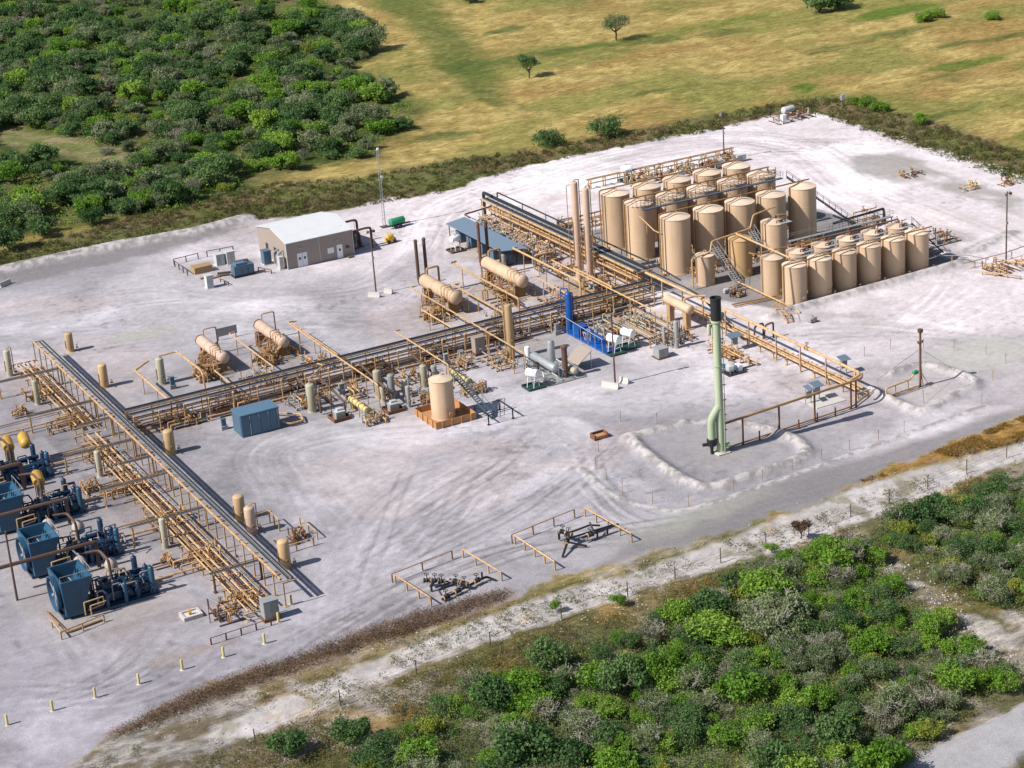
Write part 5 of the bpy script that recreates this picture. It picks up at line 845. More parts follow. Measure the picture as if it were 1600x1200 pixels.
for i, (x0, x1, y0, y1) in enumerate(((92.5, 98.5, 248, 252), (100.5, 103.2, 246.5, 251.5), (107.5, 110.2, 238.8, 244), (107.2, 113.8, 247, 251.5), (117, 120.5, 247, 251.5), (97.6, 102, 237.0, 239.4), (113, 117.5, 238, 240.4), (121.2, 124.6, 243.5, 251))): manifold('tan and grey valve skid, '+('behind the grey-green vessel', 'left of the middle cluster', 'between the slim vessel and the round tank', 'behind the short vessels near the rack', 'left of the tall cabinet', 'in front of the first olive filter', 'in front of the second olive filter', 'at the foot of the olive column')[i], x0, x1, y0, y1, 11, 190+i, 1.3, (T_, D_m, 'grey', 'tan'), 'valve skids of the middle yard')
for i, (x, y0, y1) in enumerate(((95.2, 252.6, 245.2), (104.4, 252.6, 242.0), (112.0, 253, 242.5), (98.0, 253, 243.5))): pipeline('dark low duct leaving the main rack, '+('nearest the blue container', 'above the middle cluster', 'behind the single round tank', 'beside the first olive filter')[i], [(x, y0, 3.0), (x, y1, 1.7 if i else 2.2), (x, y1, .3)], .17, 'brown', [(x, (y0+y1)/2, 2.3)], group='dark ducts leaving the main rack', name='duct', cat='duct')
for i, (x, y, h) in enumerate(((82.6, 248.6, 1.6), (100.6, 250.6, 1.5), (106.5, 251.2, 1.5), (117.2, 251.5, 1.6), (119.6, 251.3, 1.5), (82.2, 267.5, 1.8), (135.5, 252.0, 1.7))): cabinet('junction_box', 'blue grey junction cabinet beside the main rack, '+('left of the blue container', 'left of the middle cluster', 'above the middle cluster', 'left of the tall brown cabinet', 'touching the tall brown cabinet side', 'up by the pipe arch', 'left of the blue column')[i], x-.3, x+.3, y-.2, y+.2, h, 'cont' if i in (0, 5) else 'grey', .6, group='junction cabinets along the main rack', doors=1, base='grey')
cabinet('control_cabinet', 'tall brown-grey cabinet on rusty base below the main rack', 122.0, 123.6, 251.6, 252.8, 2.7, 'wall', .4, doors=2)
# single tank with containment
tank(108.1, 234.2, 3.15, 5.4, 'single tan round tank standing in the rust coloured containment box', None, vent=False)
t = thing('containment_box', 'rust orange open containment box around the single tank', 'containment box', (108, 234.2, 0)); cx0, cx1, cy0, cy1 = 105.4, 111.2, 230.9, 237.3; MB().box(cx0, cx1, cy0, cy1, .02, .1).build('floor', 'orange', t)
for a in ((cx0-.06, cx1+.06, cy0-.06, cy0), (cx0-.06, cx1+.06, cy1, cy1+.06), (cx0-.06, cx0, cy0, cy1), (cx1, cx1+.06, cy0, cy1)): MB().box(*a, 0, .95).build('side_wall', 'orange', t)
for k in range(4): MB().box(cx0-.2, cx0-.065, cy0+.8+k*1.5, cy0+1.0+k*1.5, 0, .93).build('rib', 'orange', t)
for k in range(4): MB().box(cx0+.8+k*1.4, cx0+1.0+k*1.4, cy0-.2, cy0-.065, 0, .93).build('rib', 'orange', t)
stairs('steel stairway with open treads climbing to the single tank', (113.2, 229.6), (110.6, 235.4), .1, 5.3, .9, 'slate'); 
rack('railing_frame', 'dark railing frame at the foot of the single tank stairs', 'x', 111.6, 115.2, 228.0, 231.8, 1.4, 3.4, [], [(228.0, 1.4, .05, 'black'), (229.9, .8, .05, 'black'), (231.8, 1.4, .05, 'black')], beam='black', post='black', over=.1, cat='railing', pname='rail'); pump(113.6, 229.0, 'rusty pump inside the dark railing at the stairs foot') if 0 else None
# olive column and separators
t = vvessel(125.6, 247.7, 1.15, 8.2, 'olive' if 0 else 'ves', 'tall olive tan column in front of the main rack', None, -1, T_, 'tall_column', .6, True, 'column')
t = vvessel(126.6, 243.0+1.6, .75, 2.5, 'white', 'small white vertical tank at the head of the grey separator skid', None, 1, 'grey', over=False)
t = thing('separator_skid', 'grey separator skid with inclined panel beside the white drum', 'separator skid', (127.5, 240.5, 0)); b = MB(); b.box(124.8, 130.4, 234.8, 244.4, .02, .14); b.build('skid_base', 'grey', t)
b = MB(); b.vessel((126.6, 236.6, 1.6), (0, 1, 0), .62, 6.2, 20, .2); b.build('horizontal_vessel', 'galv', t, 50); b = MB(); b.vessel((129.0, 235.4, 1.0), (0, 1, 0), .5, 2.4, 16, .25); b.build('lower_drum', 'sage', t, 50)
b = MB(); b.lathe((128.0, 236.4, .1), (0, 0, 1), [(.4, 0), (.4, 4.2), (.5, 4.25), (.5, 4.5), (.2, 4.7)], 16); b.build('stack', 'brown', t); b = MB(); b.lathe((129.5, 243, .2), (0, 0, 1), [(.55, 0), (.55, 2.6), (.4, 3.0)], 16); b.build('coil_housing', 'galv', t)
MB().add([(130.3, 237, 1.0), (130.3, 240.2, 1.0), (132.6, 240.2, 2.7), (132.6, 237, 2.7), (130.36, 237, .93), (130.36, 240.2, .93), (132.66, 240.2, 2.63), (132.66, 237, 2.63)], [(0, 3, 2, 1), (4, 5, 6, 7), (0, 1, 5, 4), (1, 2, 6, 5), (2, 3, 7, 6), (3, 0, 4, 7)]).build('louvre_panel', 'wall', t)
for (x, y) in ((130.4, 237.1), (130.4, 240.1), (132.5, 237.1), (132.5, 240.1)): MB().box(x-.04, x+.04, y-.04, y+.04, 0, 1.1 if x < 131 else 2.6).build('panel_leg', 'galv', t)
RX = random.Random(8)
for i in range(16): a = RX.uniform(124.8, 130.2); c_ = RX.uniform(234.8, 244); z_ = RX.uniform(.7, 2.4); tb('pipe', RX.choice(('galv', 'grey', 'lgrey', 'brown')), t, [(a, c_, .2), (a, c_, z_), (a, c_+RX.uniform(-2.2, 2.2), z_), (a+RX.uniform(-1, 1), c_, .3)], RX.uniform(.05, .09), 6, .1)
# blue column + skid
t = thing('blue_tower_skid', 'royal blue column with long blue skid behind the white drums', 'tower skid', (138.4, 248, 0)); x, y = 137.9, 252.4
b = MB(); b.lathe((x, y, 0), (0, 0, 1), [(.75, 0), (.75, .08), (.55, .1), (.55, .6), (.52, .62), (.52, 5.6), (.42, 5.8), (.15, 5.95)], 20); b.build('column', 'blue', t, 45); b = MB(); b.tube([(x, y, 5.9), (x, y, 6.4), (x-.9, y+.6, 6.4), (x-.9, y+.6, 3)], .09, 6, .2); b.tube([(x, y, 5.6), (x+.7, y, 5.7), (x+.7, y, .5)], .08, 6, .2); b.build('overhead_pipe', 'blue', t)
b = MB(); b.box(136.8, 138.9, 240.5, 252.8, .02, .3); b.build('skid_base', 'blue', t); b = MB(); b.vessel((138.2, 243, .95), (0, 1, 0), .45, 6.5, 18, .2); b.build('horizontal_vessel', 'blue', t, 50)
b = MB().box(137, 138.6, 248.2, 250.2, .3, 1.7); b.build('pump_housing', 'blue', t); b = MB(); b.tube([(136.6, 252.5, 2.6), (136.6, 240.8, 2.2)], .06); [b.cyl((136.6, 241+2*i, .1), (136.6, 241+2*i, 2.2+.03*i), .045, None, 5) for i in range(6)]; b.build('side_rail', 'galv', t)
for i in range(10): a = RX.uniform(137, 139); c_ = RX.uniform(241, 250); z_ = RX.uniform(.8, 1.9); tb('pipe', RX.choice(('blue', 'blue', 'galv', 'tan')), t, [(a, c_, .3), (a, c_, z_), (a, c_+RX.uniform(-1.5, 1.5), z_), (a, c_+.3, .3)], .07, 6, .1)
manifold('grey valves on the far side of the blue skid', 139.4, 141.6, 243.5, 251, 12, 210, 1.5, ('grey', 'sage', T_, 'galv'), axis='y')
# pole in the middle
pole(132.0, 229.9, 10.2, 'brown light pole between two concrete blocks in the middle yard'); barrier(130.9, 229.3, radians(-62), 'pale concrete block left of the middle light pole', 2.6); barrier(133.3, 229.6, radians(-70), 'pale concrete block right of the middle light pole', 1.5)
pole(122.3, 285.9, 10.6, 'brown light pole between the building and the large treaters'); barrier(121.5, 284.9, radians(-50), 'concrete block left of the pole near the treaters', 2.0); barrier(124.0, 285.0, radians(-60), 'concrete block right of the pole near the treaters', 1.5)
pole(204.7, 235.4, 11.4, 'brown light pole at the right edge of the pad'); pole(205.0, 312.6, 9.0, 'brown light pole behind the tank farm')
# saddle vessel
t = thing('saddle_drum', 'tan horizontal drum raised on two thick legs near the green flare', 'vessel', (151, 244, 0)); b = MB(); b.vessel((151.4, 241.0, 3.2), (0, 1, 0), .68, 6.2, 20, .22); b.build('drum', 'tank', t, 50)
for yy in (242.0, 246.4): MB().box(151.0, 151.8, yy-.45, yy+.45, .1, 2.75).build('leg', 'amber', t)
for yy in (242.0, 246.4): MB().box(150.6, 152.2, yy-.7, yy+.7, 0, .12).build('foot', 'amber', t)
tb('overhead_pipe', T_, t, [(151.4, 242.5, 3.8), (151.4, 242.5, 4.5), (153.2, 242.2, 4.6), (154.4, 241.5, 4.5)], .17, 8, .3)
vvessel(146.1, 236.5, .75, 4.1, 'grey', 'slim grey vessel left of the green flare top', None, 1, 'brown'); vvessel(145.0, 238.0, .45, 3.0, 'grey', 'thin dark vessel beside the slim grey one', None, -1, 'brown', over=False)
cabinet('equipment_box', 'dark grey box on tray by the slim grey vessel', 141.6, 143.2, 234.0, 235.6, 1.5, 'grey', .15); manifold('tan pipes around the slim grey vessel', 143.8, 149.8, 236.8, 240.5, 12, 211, 1.3, (T_, D_m, 'grey'), boxes=1); manifold('valves and pipes between the blue skid and raised drum', 141.5, 149.5, 241.5, 251.5, 22, 212, 1.6, (T_, D_m, 'grey', 'sage'), axis='y', boxes=2)
for i, (x, lb) in enumerate(((143.2, 'left'), (147.4, 'right'))): rack('pipe_rack', 'low %s bundle of grey and tan pipes beside the raised drum' % lb, 'y', 252, 238.8, x, x+1.6, 1.1, 3, [], [(x+.2, 1.25, .1, 'galv'), (x+.6, 1.25, .12, T_), (x+1.0, 1.25, .1, 'grey'), (x+1.4, 1.25, .1, D_m)], group='low bundles by the raised drum')
rack('pipe_rack', 'low pipe rack feeding the right long rack under the green flare', 'y', 250, 205.6, 154.3, 155.9, .9, 3.1, [], [(154.5, 1.05, .13, T_), (155.0, 1.05, .12, T_), (155.6, 1.08, .15, T_), (155.2, .5, .1, D_m)], group='pipe racks')
pipeline('long elevated tan pipe on tall posts running to the right corner', [(154.2, 257.5, 3.9), (154.2, 205.2, 3.9), (153.6, 204.4, 3.9), (152, 204.3, 3.6)], .2, T_, [(154.2, y, 3.9) for y in (253, 247.5, 242, 236.2, 230.4, 223.8, 218.2, 212.4, 206)], flanges=[((154.2, 216.6, 3.9), (0, 1, 0))], pr=.08)
pipeline('black pipe angling under the long elevated pipe', [(156, 245, 3), (155.2, 238, 1.5), (154.8, 233, .4)], .16, 'black'); pipeline('black low line beside the right long rack', [(156.8, 250, .25), (156.9, 206, .25), (158.5, 203, .25)], .11, 'black', name='cable_line', cat='cable')
manifold('tan and orange pump skid below the long elevated pipe', 148.6, 151.4, 223.2, 233.6, 13, 213, 1.2, (T_, T_, 'rust', 'orange'), axis='y', boxes=2)
def sunroof(x, y, label, w=1.5):
    t = thing('shaded_panel', label, 'instrument panel', (x, y, 0), 'instrument panels under small roofs'); 
    for s in (-1, 1): MB().box(x+s*.45-.04, x+s*.45+.04, y-.04, y+.04, 0, 2.1).build('post', 'grey', t)
    MB().box(x-.45, x+.45, y-.25, y-.05, .8, 1.8).build('instrument_box', 'grey', t); b = MB(); b.add([(x-w/2, y-.8, 2.05), (x+w/2, y-.8, 2.05), (x+w/2, y+.6, 2.35), (x-w/2, y+.6, 2.35), (x-w/2, y-.8, 2.1), (x+w/2, y-.8, 2.1), (x+w/2, y+.6, 2.4), (x-w/2, y+.6, 2.4)], [(3, 2, 1, 0), (4, 5, 6, 7), (0, 1, 5, 4), (1, 2, 6, 5), (2, 3, 7, 6), (3, 0, 4, 7)]); b.build('roof', 'bluroof', t); return t
sunroof(158.4, 214.2, 'small roofed instrument panel right of the long elevated pipe'); sunroof(150.0, 208.8, 'small roofed instrument panel on the white slab'); sunroof(152.0, 230.8, 'small roofed instrument panel behind the green flare', 2.2); sunroof(148.4, 208.4, 'low instrument panel left of the one on the white slab', .9)
t = MB().box(148.2, 152.8, 206.2, 210.4, -.1, .1).build('concrete_slab', 'conc', None); tag(t, 'white concrete slab under the instrument panels', 'slab')
for i, (x, y, lb) in enumerate(((157.6, 231.8, 'beside the crossover steps'), (158.9, 231.2, 'right of its twin near the crossover steps'))): pipeline('dark bent riser '+lb, [(x-1.6, y, .3), (x-1.4, y, 2.2), (x, y, 2.4), (x, y, .1)], .13, 'brown', group='dark risers by the steps')
t = thing('chemical_pump', 'small grey and blue chemical unit on a tray right of the green flare', 'chemical unit', (147, 224, 0)); MB().box(145.6, 148.6, 222.6, 224.9, 0, .1).build('tray', 'black', t); b = MB(); b.lathe((146.6, 223.8, .35), (0, 0, 1), [(.6, 0), (.75, .25), (.75, .8), (.35, 1.05)], 8); b.build('tank', 'lgrey', t)
for a in range(3): MB().box(146.2+a*.5, 146.3+a*.5, 223.2, 223.3, .1, .6).build('leg', 'grey', t)
MB().box(147.6, 148.2, 223.2, 224.2, .1, 1.0).build('pump', 'white', t); MB().box(145.5, 146.0, 224.0, 224.8, .8, 1.3, .5).build('lid', 'cont', t)
# ================================================================ flares
t = thing('flare_stack', 'tall pale green flare stack with black burner tip and side duct', 'flare stack', (130.6, 202.1, 0)); x, y = 130.6, 202.1
MB().box(x-.9, x+.9, y-.9, y+.9, 0, .15).build('foundation', 'conc', t)
b = MB(); b.lathe((x, y, .15), (0, 0, 1), [(.7, 0), (.7, .1), (.5, .12), (.5, 17.0), (.68, 17.1), (.68, 17.35)], 28); b.build('shell', 'flare', t)
b = MB(); b.lathe((x, y, 17.5), (0, 0, 1), [(.62, 0), (.66, .05), (.66, 2.6), (.71, 2.62), (.71, 2.9), (.6, 2.9), (.55, 2.0)], 28); b.build('burner_tip', 'black', t)
tb('side_duct', 'flare', t, [(x, y, 6.3), (x-1.1, y+.25, 4.6), (x-1.1, y+.25, 1.8)], .5, 20, .5); b = MB(); b.lathe((x-1.15, y+.25, 1.0), (0, 0, 1), [(.3, 0), (.6, .2), (.62, 1.0), (.5, 1.1)], 18); b.build('blower', 'black', t); b = MB(); b.cyl((x-1.8, y+.4, 1.4), (x-2.3, y+.5, 1.4), .22); b.box(x-1.3, x-1.0, y+.1, y+.4, 0, 1.1); b.build('blower_motor', 'black', t)
for s in (-.9,): b = MB(); b.lathe((x+s, y+.3, 15.6), (0, 0, 1), [(.1, 0), (.24, .1), (.24, 1.3), (.1, 1.5)], 12); b.tube([(x+s, y+.3, 16.9), (x-.45, y+.1, 17.1)], .07); b.build('pilot_unit', 'flare', t)
b = MB(); b.tube([(x+.5, y-.4, .3), (x+.58, y-.4, 17.3)], .05); b.tube([(x+.2, y-.62, .3), (x+.25, y-.62, 7)], .05)
for z_ in range(1, 17, 2): b.box(x+.35, x+.75, y-.5, y-.3, z_, z_+.08)
b.build('conduit', 'flare', t); b = MB(); b.lathe((x+.5, y-.2, .9), (1, -.3, 0), [(.28, 0), (.28, .5), (.35, .5), (.35, .6)], 14); b.build('inlet_nozzle', 'flare', t); b = MB()
for z_ in (6.0, 11.5): b.lathe((x, y, z_), (0, 0, 1), [(.56, 0), (.56, .12)], 24)
b.build('flange', 'flare', t)
pipeline('brown elevated pipe from the green flare to the right corner', [(131.2, 202.3, 3.6), (153.4, 203.6, 3.8), (154.2, 204.6, 3.9)], .17, D_m, [(134.2, 202.5, 3.6), (139.9, 202.8, 3.65), (145.6, 203.1, 3.7), (151.6, 203.5, 3.8), (152.4, 203.5, 3.8)], 'rust', pr=.09); pipeline('low ground pipe on short stub posts below the brown elevated pipe', [(132, 202.4, .22), (152, 203.6, .3), (156, 205.6, .4)], .11, D_m, [(136.6, 202.4, 1.3), (139.6, 202.5, 1.3), (142.6, 202.4, 1.3), (145.7, 202.7, 1.3), (148.6, 202.8, 1.3)], 'rust', pr=.07)
t = thing('flare_pole', 'slim brown flare pole with guy wires in its own small bund', 'flare', (163.2, 204.0, 0)); x, y = 163.2, 204.0
b = MB(); b.cyl((x, y, 0), (x, y, 7.6), .17, .15, 12); b.build('mast', 'rust', t); b = MB(); b.lathe((x, y, 7.6), (0, 0, 1), [(.2, 0), (.36, .1), (.36, .5), (.3, .5)], 14); b.build('burner_tip', 'brown', t)
for i, (gx, gy) in enumerate(((160.1, 209.2), (169.5, 200.9), (159.8, 199.0))): tb('guy_wire', 'black', t, [(x, y, 5.4), (gx, gy, .1)], .025, 4)
for s in (-1, 1): b = MB(); b.cyl((x+s*.35, y, 6.2), (x+s*.35, y, 6.5), .1); b.tube([(x, y, 6.0), (x+s*.35, y, 6.2)], .03); b.build('igniter', 'brown', t)
b = MB(); b.vessel((x-.9, y+.3, 2.1), (1, .1, 0), .28, .7, 14, .2); b.build('knockout_drum', 'green', t, 50)
for s in (-1, 0, 1): tb('strut', D_m, t, [(x+.1*s, y+.1*s, 2.2), (x+.9*s+.2, y-.6, .05)], .05, 5)
pipeline('tan pipe leading to the slim flare pole', [(157.3, 203.6, .5), (157.3, 203.6, 1.4), (161.6, 204.0, 1.5), (162.2, 204.1, 2.0)], .12, T_, [(159, 203.8, 1.4), (161.2, 204, 1.5)]); pipeline('lower tan pipe beside the one leading to the slim flare pole', [(157.2, 203.1, .5), (162.6, 203.5, .5)], .1, D_m, [(159, 203.3, .5)])
barrier(75.8, 330.3, .5, 'grey concrete block by the dark bank at the left edge', 2.4)
# ================================================================ building
t = thing('metal_building', 'taupe metal building with pale low roof and white doors', 'building', (122, 313, 0)); X0, X1, Y0, Y1, E, RG = 116.2, 127.9, 306.6, 319.2, 4.35, 5.55; ym = (Y0+Y1)/2
b = MB(); V = [(X0, Y0, 0), (X1, Y0, 0), (X1, Y1, 0), (X0, Y1, 0), (X0, Y0, E), (X1, Y0, E), (X1, Y1, E), (X0, Y1, E), (X0, ym, RG), (X1, ym, RG)]
b.add(V, [(3, 2, 1, 0), (0, 1, 5, 4), (1, 2, 6, 9, 5), (2, 3, 7, 6), (3, 0, 4, 8, 7)]); b.build('wall', 'wall', t)
b = MB(); o_ = .18; h = .09
for (ya, za, yb, zb) in ((Y0-o_, E-.02, ym, RG+.01), (Y1+o_, E-.02, ym, RG+.01)):
    V = [(X0-o_, ya, za+.02), (X1+o_, ya, za+.02), (X1+o_, yb, zb+.02), (X0-o_, yb, zb+.02)]; b.add(V+[(p[0], p[1], p[2]+h) for p in V], [(3, 2, 1, 0), (4, 5, 6, 7), (0, 1, 5, 4), (1, 2, 6, 5), (2, 3, 7, 6), (3, 0, 4, 7)])
rf = b.build('roof', 'roof', t); b = MB()
for i in range(24): xx = X0+.2+i*.485; b.tube([(xx, Y0-o_, E+.12), (xx, ym, RG+.13), (xx, Y1+o_, E+.12)], .018, 4)
r_ = b.build('roof_ribs', 'roof', None); r_.parent = rf; r_.location = -Vector(ORG[t.name])
b = MB(); b.box(X0-.12, X0-.003, Y0-.1, Y0+.1, 0, E); b.box(X1, X1+.1, Y0-.1, Y0+.1, 0, E); b.box(121.9, 121.98, Y0-.03, Y0-.001, 0, E); b.build('corner_trim', 'lgrey', t)
for (a, e, hh, nm, k) in ((117.9, 119.65, 2.35, 'double_door', 2), (124.95, 125.95, 2.3, 'door', 1)):
    d = MB().box(a, e, Y0-.06, Y0-.002, 0, hh).build(nm, 'white', t)
    if k == 2:
        g = MB().box((a+e)/2-.02, (a+e)/2+.02, Y0-.075, Y0-.062, .05, hh-.05).build('center_seam', 'grey', None); g.parent = d; g.location = -Vector(ORG[t.name])
    for q in range(k): c_ = a+(e-a)*(q+.5)/k; g = MB().box(c_-.17, c_+.17, Y0-.085, Y0-.062, 1.25, 1.65).build('window', 'glass', None); g.parent = d; g.location = -Vector(ORG[t.name])
s_ = MB().box(123.3, 124.4, Y0-.06, Y0-.002, 1.2, 2.1).build('wall_unit', 'white', t); MB().box(126.6, 127.1, Y0-.3, Y0-.002, 1.5, 1.8).build('meter_box', 'brown', t); MB().box(126.5, 127.4, Y0-1.2, Y0-.5, 0, .2).build('step', 'dwood', t)
MB().box(118.4, 118.75, Y0-.2, Y0-.002, 3.1, 3.3).build('lamp', 'sil', t); MB().box(125.0, 125.3, Y0-.2, Y0-.002, 3.1, 3.3).build('lamp', 'sil', t)
MB().box(X0-.06, X0-.002, 314.8, 315.8, 0, 2.4).build('side_door', 'black', t); MB().box(X0-.07, X0-.002, 311.2, 312.2, .8, 2.5).build('louvre', 'black', t)
for i, y in enumerate((309.2, 310.2, 308.2)): tb('duct', 'grey', t, [(X0-.9, y, .3), (X0-.9, y, 2.0+.3*i), (X0-.05, y, 2.3+.3*i)], .16, 8, .3)
cabinet('air_conditioner', 'blue grey air conditioner at the left wall of the building', 113.9, 115.2, 311.2, 312.6, 2.4, 'cont', .1, 'air conditioner', 'air conditioners by the building', base='conc'); cabinet('air_conditioner', 'white tall unit at the near left corner of the building', 115.0, 115.7, 307.2, 308.3, 2.2, 'lgrey', .1, 'air conditioner', 'air conditioners by the building', base='conc')
t = thing('exhaust_pipe_frame', 'dark pipe arches at the right wall of the building', 'pipework', (130, 308, 0))
for i, (y, h, x1) in enumerate(((312.5, 4.0, 131.4), (308.2, 3.6, 132.0), (310, 2.6, 130.6))): tb('pipe_arch', 'brown', t, [(127.95, y, h-.2), (x1-1, y, h), (x1, y, h-.1), (x1, y, 0)], .2, 8, .4)
for (x, y) in ((129.4, 310.4), (130.2, 313)): MB().box(x-.06, x+.06, y-.06, y+.06, 0, 2.5).build('support', 'tand', t)
manifold('dark machinery at the right wall of the building', 128.4, 131.4, 308.8, 313.4, 8, 220, 1.6, ('brown', 'grey', 'tand'), boxes=3)
# yard left of building
rail('brown pipe rail at the back left of the generator yard', [(102, 321.8), (106.4, 322.2)], 1.0, 'brown', .07, 2.2); rail('brown pipe rail down the left side of the generator yard', [(101.8, 320.8), (101.8, 314.8)], 1.0, 'brown', .07, 2.2); rail('brown pipe rail at the back middle of the generator yard', [(108, 322.2), (112.5, 321.8)], 1.0, 'brown', .07, 2.2)
rail('rusty rail stub right of the blue grey generator', [(111.9, 309.0), (113.1, 306.4)], .7, 'rust', .08, 1.6); rail('rusty rail stub right of the white vault box', [(104.9, 308), (105.3, 305.4)], .6, 'rust', .08, 1.4)
t = thing('generator', 'blue grey box generator in the yard left of the building', 'generator', (109, 308.8, 0)); MB().box(107.4, 111, 308.0, 309.8, .0, .35).build('fuel_base', 'black', t); MB().box(107.5, 110.9, 308.1, 309.7, .35, 1.9).build('enclosure', 'cont', t); MB().box(107.9, 109.6, 308.3, 309.5, 1.9, 2.3).build('roof_hood', 'cont', t)
for k in range(3): MB().box(107.8+k*1.05, 108.6+k*1.05, 308.04, 308.098, .5, 1.7).build('door', 'cont', t)
b = MB(); b.cyl((110.2, 309, 1.9), (110.2, 309, 2.6), .12); b.build('exhaust', 'brown', t)
cabinet('transformer', 'white switch cabinet left at the back of the generator yard', 107.4, 108.8, 316.0, 317.4, 2.0, 'lgrey', .1, 'cabinet', 'white cabinets of the generator yard', base='conc'); cabinet('transformer', 'white switch cabinet right at the back of the generator yard', 109.1, 110.5, 315.6, 317.0, 2.2, 'lgrey', .1, 'cabinet', 'white cabinets of the generator yard', base='conc'); cabinet('transformer', 'pale blue vault box alone at the front of the generator yard', 101.9, 103.0, 305.9, 307.0, 2.2, 'lgrey', .1, 'cabinet', 'white cabinets of the generator yard', base='conc')
t = thing('timber_stack', 'pale timber stack in the generator yard', 'timber stack', (104.4, 315.3, 0)); RT = random.Random(3)
for i in range(5): MB().box(102.9, 106.0, 314.3+.42*i, 314.66+.42*i, 0, 1.1+.05*RT.random()).build('timber', 'wood', t)
for i, (x, y, r_) in enumerate(((103.8, 311.6, .1), (104.6, 310.4, .15), (107.0, 311.8, -.3), (106.4, 310.6, -.25))): o = MB().box(-1.1, 1.1, -.22, .22, 0, .28).build('timber_beam', 'wood' if i < 2 else 'dwood', None); o.location = (x, y, 0.004); o.rotation_euler = (0, 0, r_); tag(o, 'loose timber beam on the yard floor, '+('far left one', 'near left one', 'far right dark one', 'near right dark one')[i], 'timber', 'loose timbers of the generator yard')
t = thing('tank_trailer', 'green trailer tank parked beside the radio mast', 'trailer', (140.2, 315.8, 0)); b = MB(); b.vessel((138.9, 315.6, 1.15), (1, .12, 0), .62, 2.6, 18, .15); b.build('tank', 'green', t, 50); MB().box(138.4, 142.6, 315.4, 315.9, .45, .6).build('chassis', 'black', t)
for k in (139.6, 140.5):
    for s in (314.95, 316.4): b = MB(); b.cyl((k, s, .35), (k, s+.18, .35), .35, None, 16); b.build('wheel', 'black', t)
tb('drawbar', 'black', t, [(142.4, 315.8, .5), (144, 316, .3)], .05)
t = thing('yellow_pump_trailer', 'yellow portable pump right of the building pipes', 'pump', (135.6, 308.6, 0)); b = MB(); b.vessel((134.9, 308.4, 1.0), (1, .2, 0), .55, .9, 14, .3); b.box(134.6, 136.4, 308.1, 309.0, .35, .8); b.build('housing', 'yellow', t, 50)
for k in (135.0, 136.1): b = MB(); b.cyl((k, 307.95, .3), (k, 308.1, .3), .3, None, 14); b.build('wheel', 'black', t)
MB().box(132.6, 134.6, 308.3, 308.5, .2, .32).build('tow_bar', 'dwood', t)
# radio mast
t = thing('radio_mast', 'thin lattice radio mast behind the building', 'mast', (138.6, 317.4, 0)); x, y, h = 138.6, 317.4, 13.6; b = MB(); c3 = [(.28*cos(a), .28*sin(a)) for a in (0.5, 2.6, 4.7)]
for a, c_ in c3: b.tube([(x+a, y+c_, 0), (x+a*.7, y+c_*.7, h)], .035, 5)
n = 22
for i in range(n):
    z0, z1 = h*i/n, h*(i+1)/n
    for q in range(3): p, r_ = c3[q], c3[(q+1) % 3]; b.tube([(x+p[0], y+p[1], z0), (x+r_[0], y+r_[1], z1)], .02, 4)
b.build('lattice', 'galv', t); b = MB(); b.box(x-.15, x+.2, y-.2, y+.1, h, h+.35); b.cyl((x+.2, y-.2, 8.9), (x+.2, y-.35, 8.9), .25); b.build('antenna', 'white', t); MB().box(x-.7, x+.7, y-.7, y+.7, 0, .1).build('foundation', 'brown', t)
t = pole(133.0, 317.5, 2.6, 'short thin whip pole behind the right end of the building', False, 'brown', .04, 'antenna_pole')
# canopy
t = thing('canopy', 'long blue grey flat canopy roof on posts beside the manifold rows', 'canopy', (145.3, 293.5, 0)); b = MB(); V = [(143.5, 303.4, 2.8), (147.3, 303.9, 3.1), (147.3, 282.0, 3.1), (143.5, 284.2, 2.8)]; b.add(V+[(p[0], p[1], p[2]+.1) for p in V], [(0, 1, 2, 3), (7, 6, 5, 4), (0, 4, 5, 1), (1, 5, 6, 2), (2, 6, 7, 3), (3, 7, 4, 0)]); b.build('roof', 'bluroof', t)
for i in range(6):
    for x_ in (143.9, 146.9): y_ = 303-i*3.55; MB().box(x_-.06, x_+.06, y_-.06, y_+.06, 0, 2.8).build('post', 'brown', t)
for i in range(5): cabinet('tank_box', 'blue grey cabinet under the canopy, %s from the far end' % ORD[i], 144.6, 146.0, 300.5-i*3.9, 302.2-i*3.9, 1.8, 'cont', .1, group='cabinets under the canopy')
vvessel(144.2, 284.6, .9, 2.2, 'grey', 'blue grey vessel under the near end of the canopy', None, 1, 'grey', over=False)
pipeline('dark pipe bending from the canopy to the cable rack', [(147.6, 302.5, 3.3), (147.6, 304.5, 3.4), (153, 305, 3.6)], .14, 'brown'); pipeline('grey pipe along the canopy edge bending down', [(147.7, 303.5, 3.35), (147.7, 283.6, 3.3), (148.2, 282, 2.8), (148.2, 282, 0)], .09, 'cont')
for i in range(9):
    y = 305.2-i*2.75; manifold('packed pale valve row between canopy and cable rack, %s from the far end' % ORD[i], 148.2, 152.6, y-2.2, y, 17, 230+i, 1.9, ('sage', T_, 'pink', 'tank'), 'manifold rows beside the canopy', axis='x', nv=11, r=.13)
manifold('thin railed pipe group below the canopy end', 146.6, 150.2, 277.2, 280.6, 6, 240, 1.4, (T_, 'grey'))
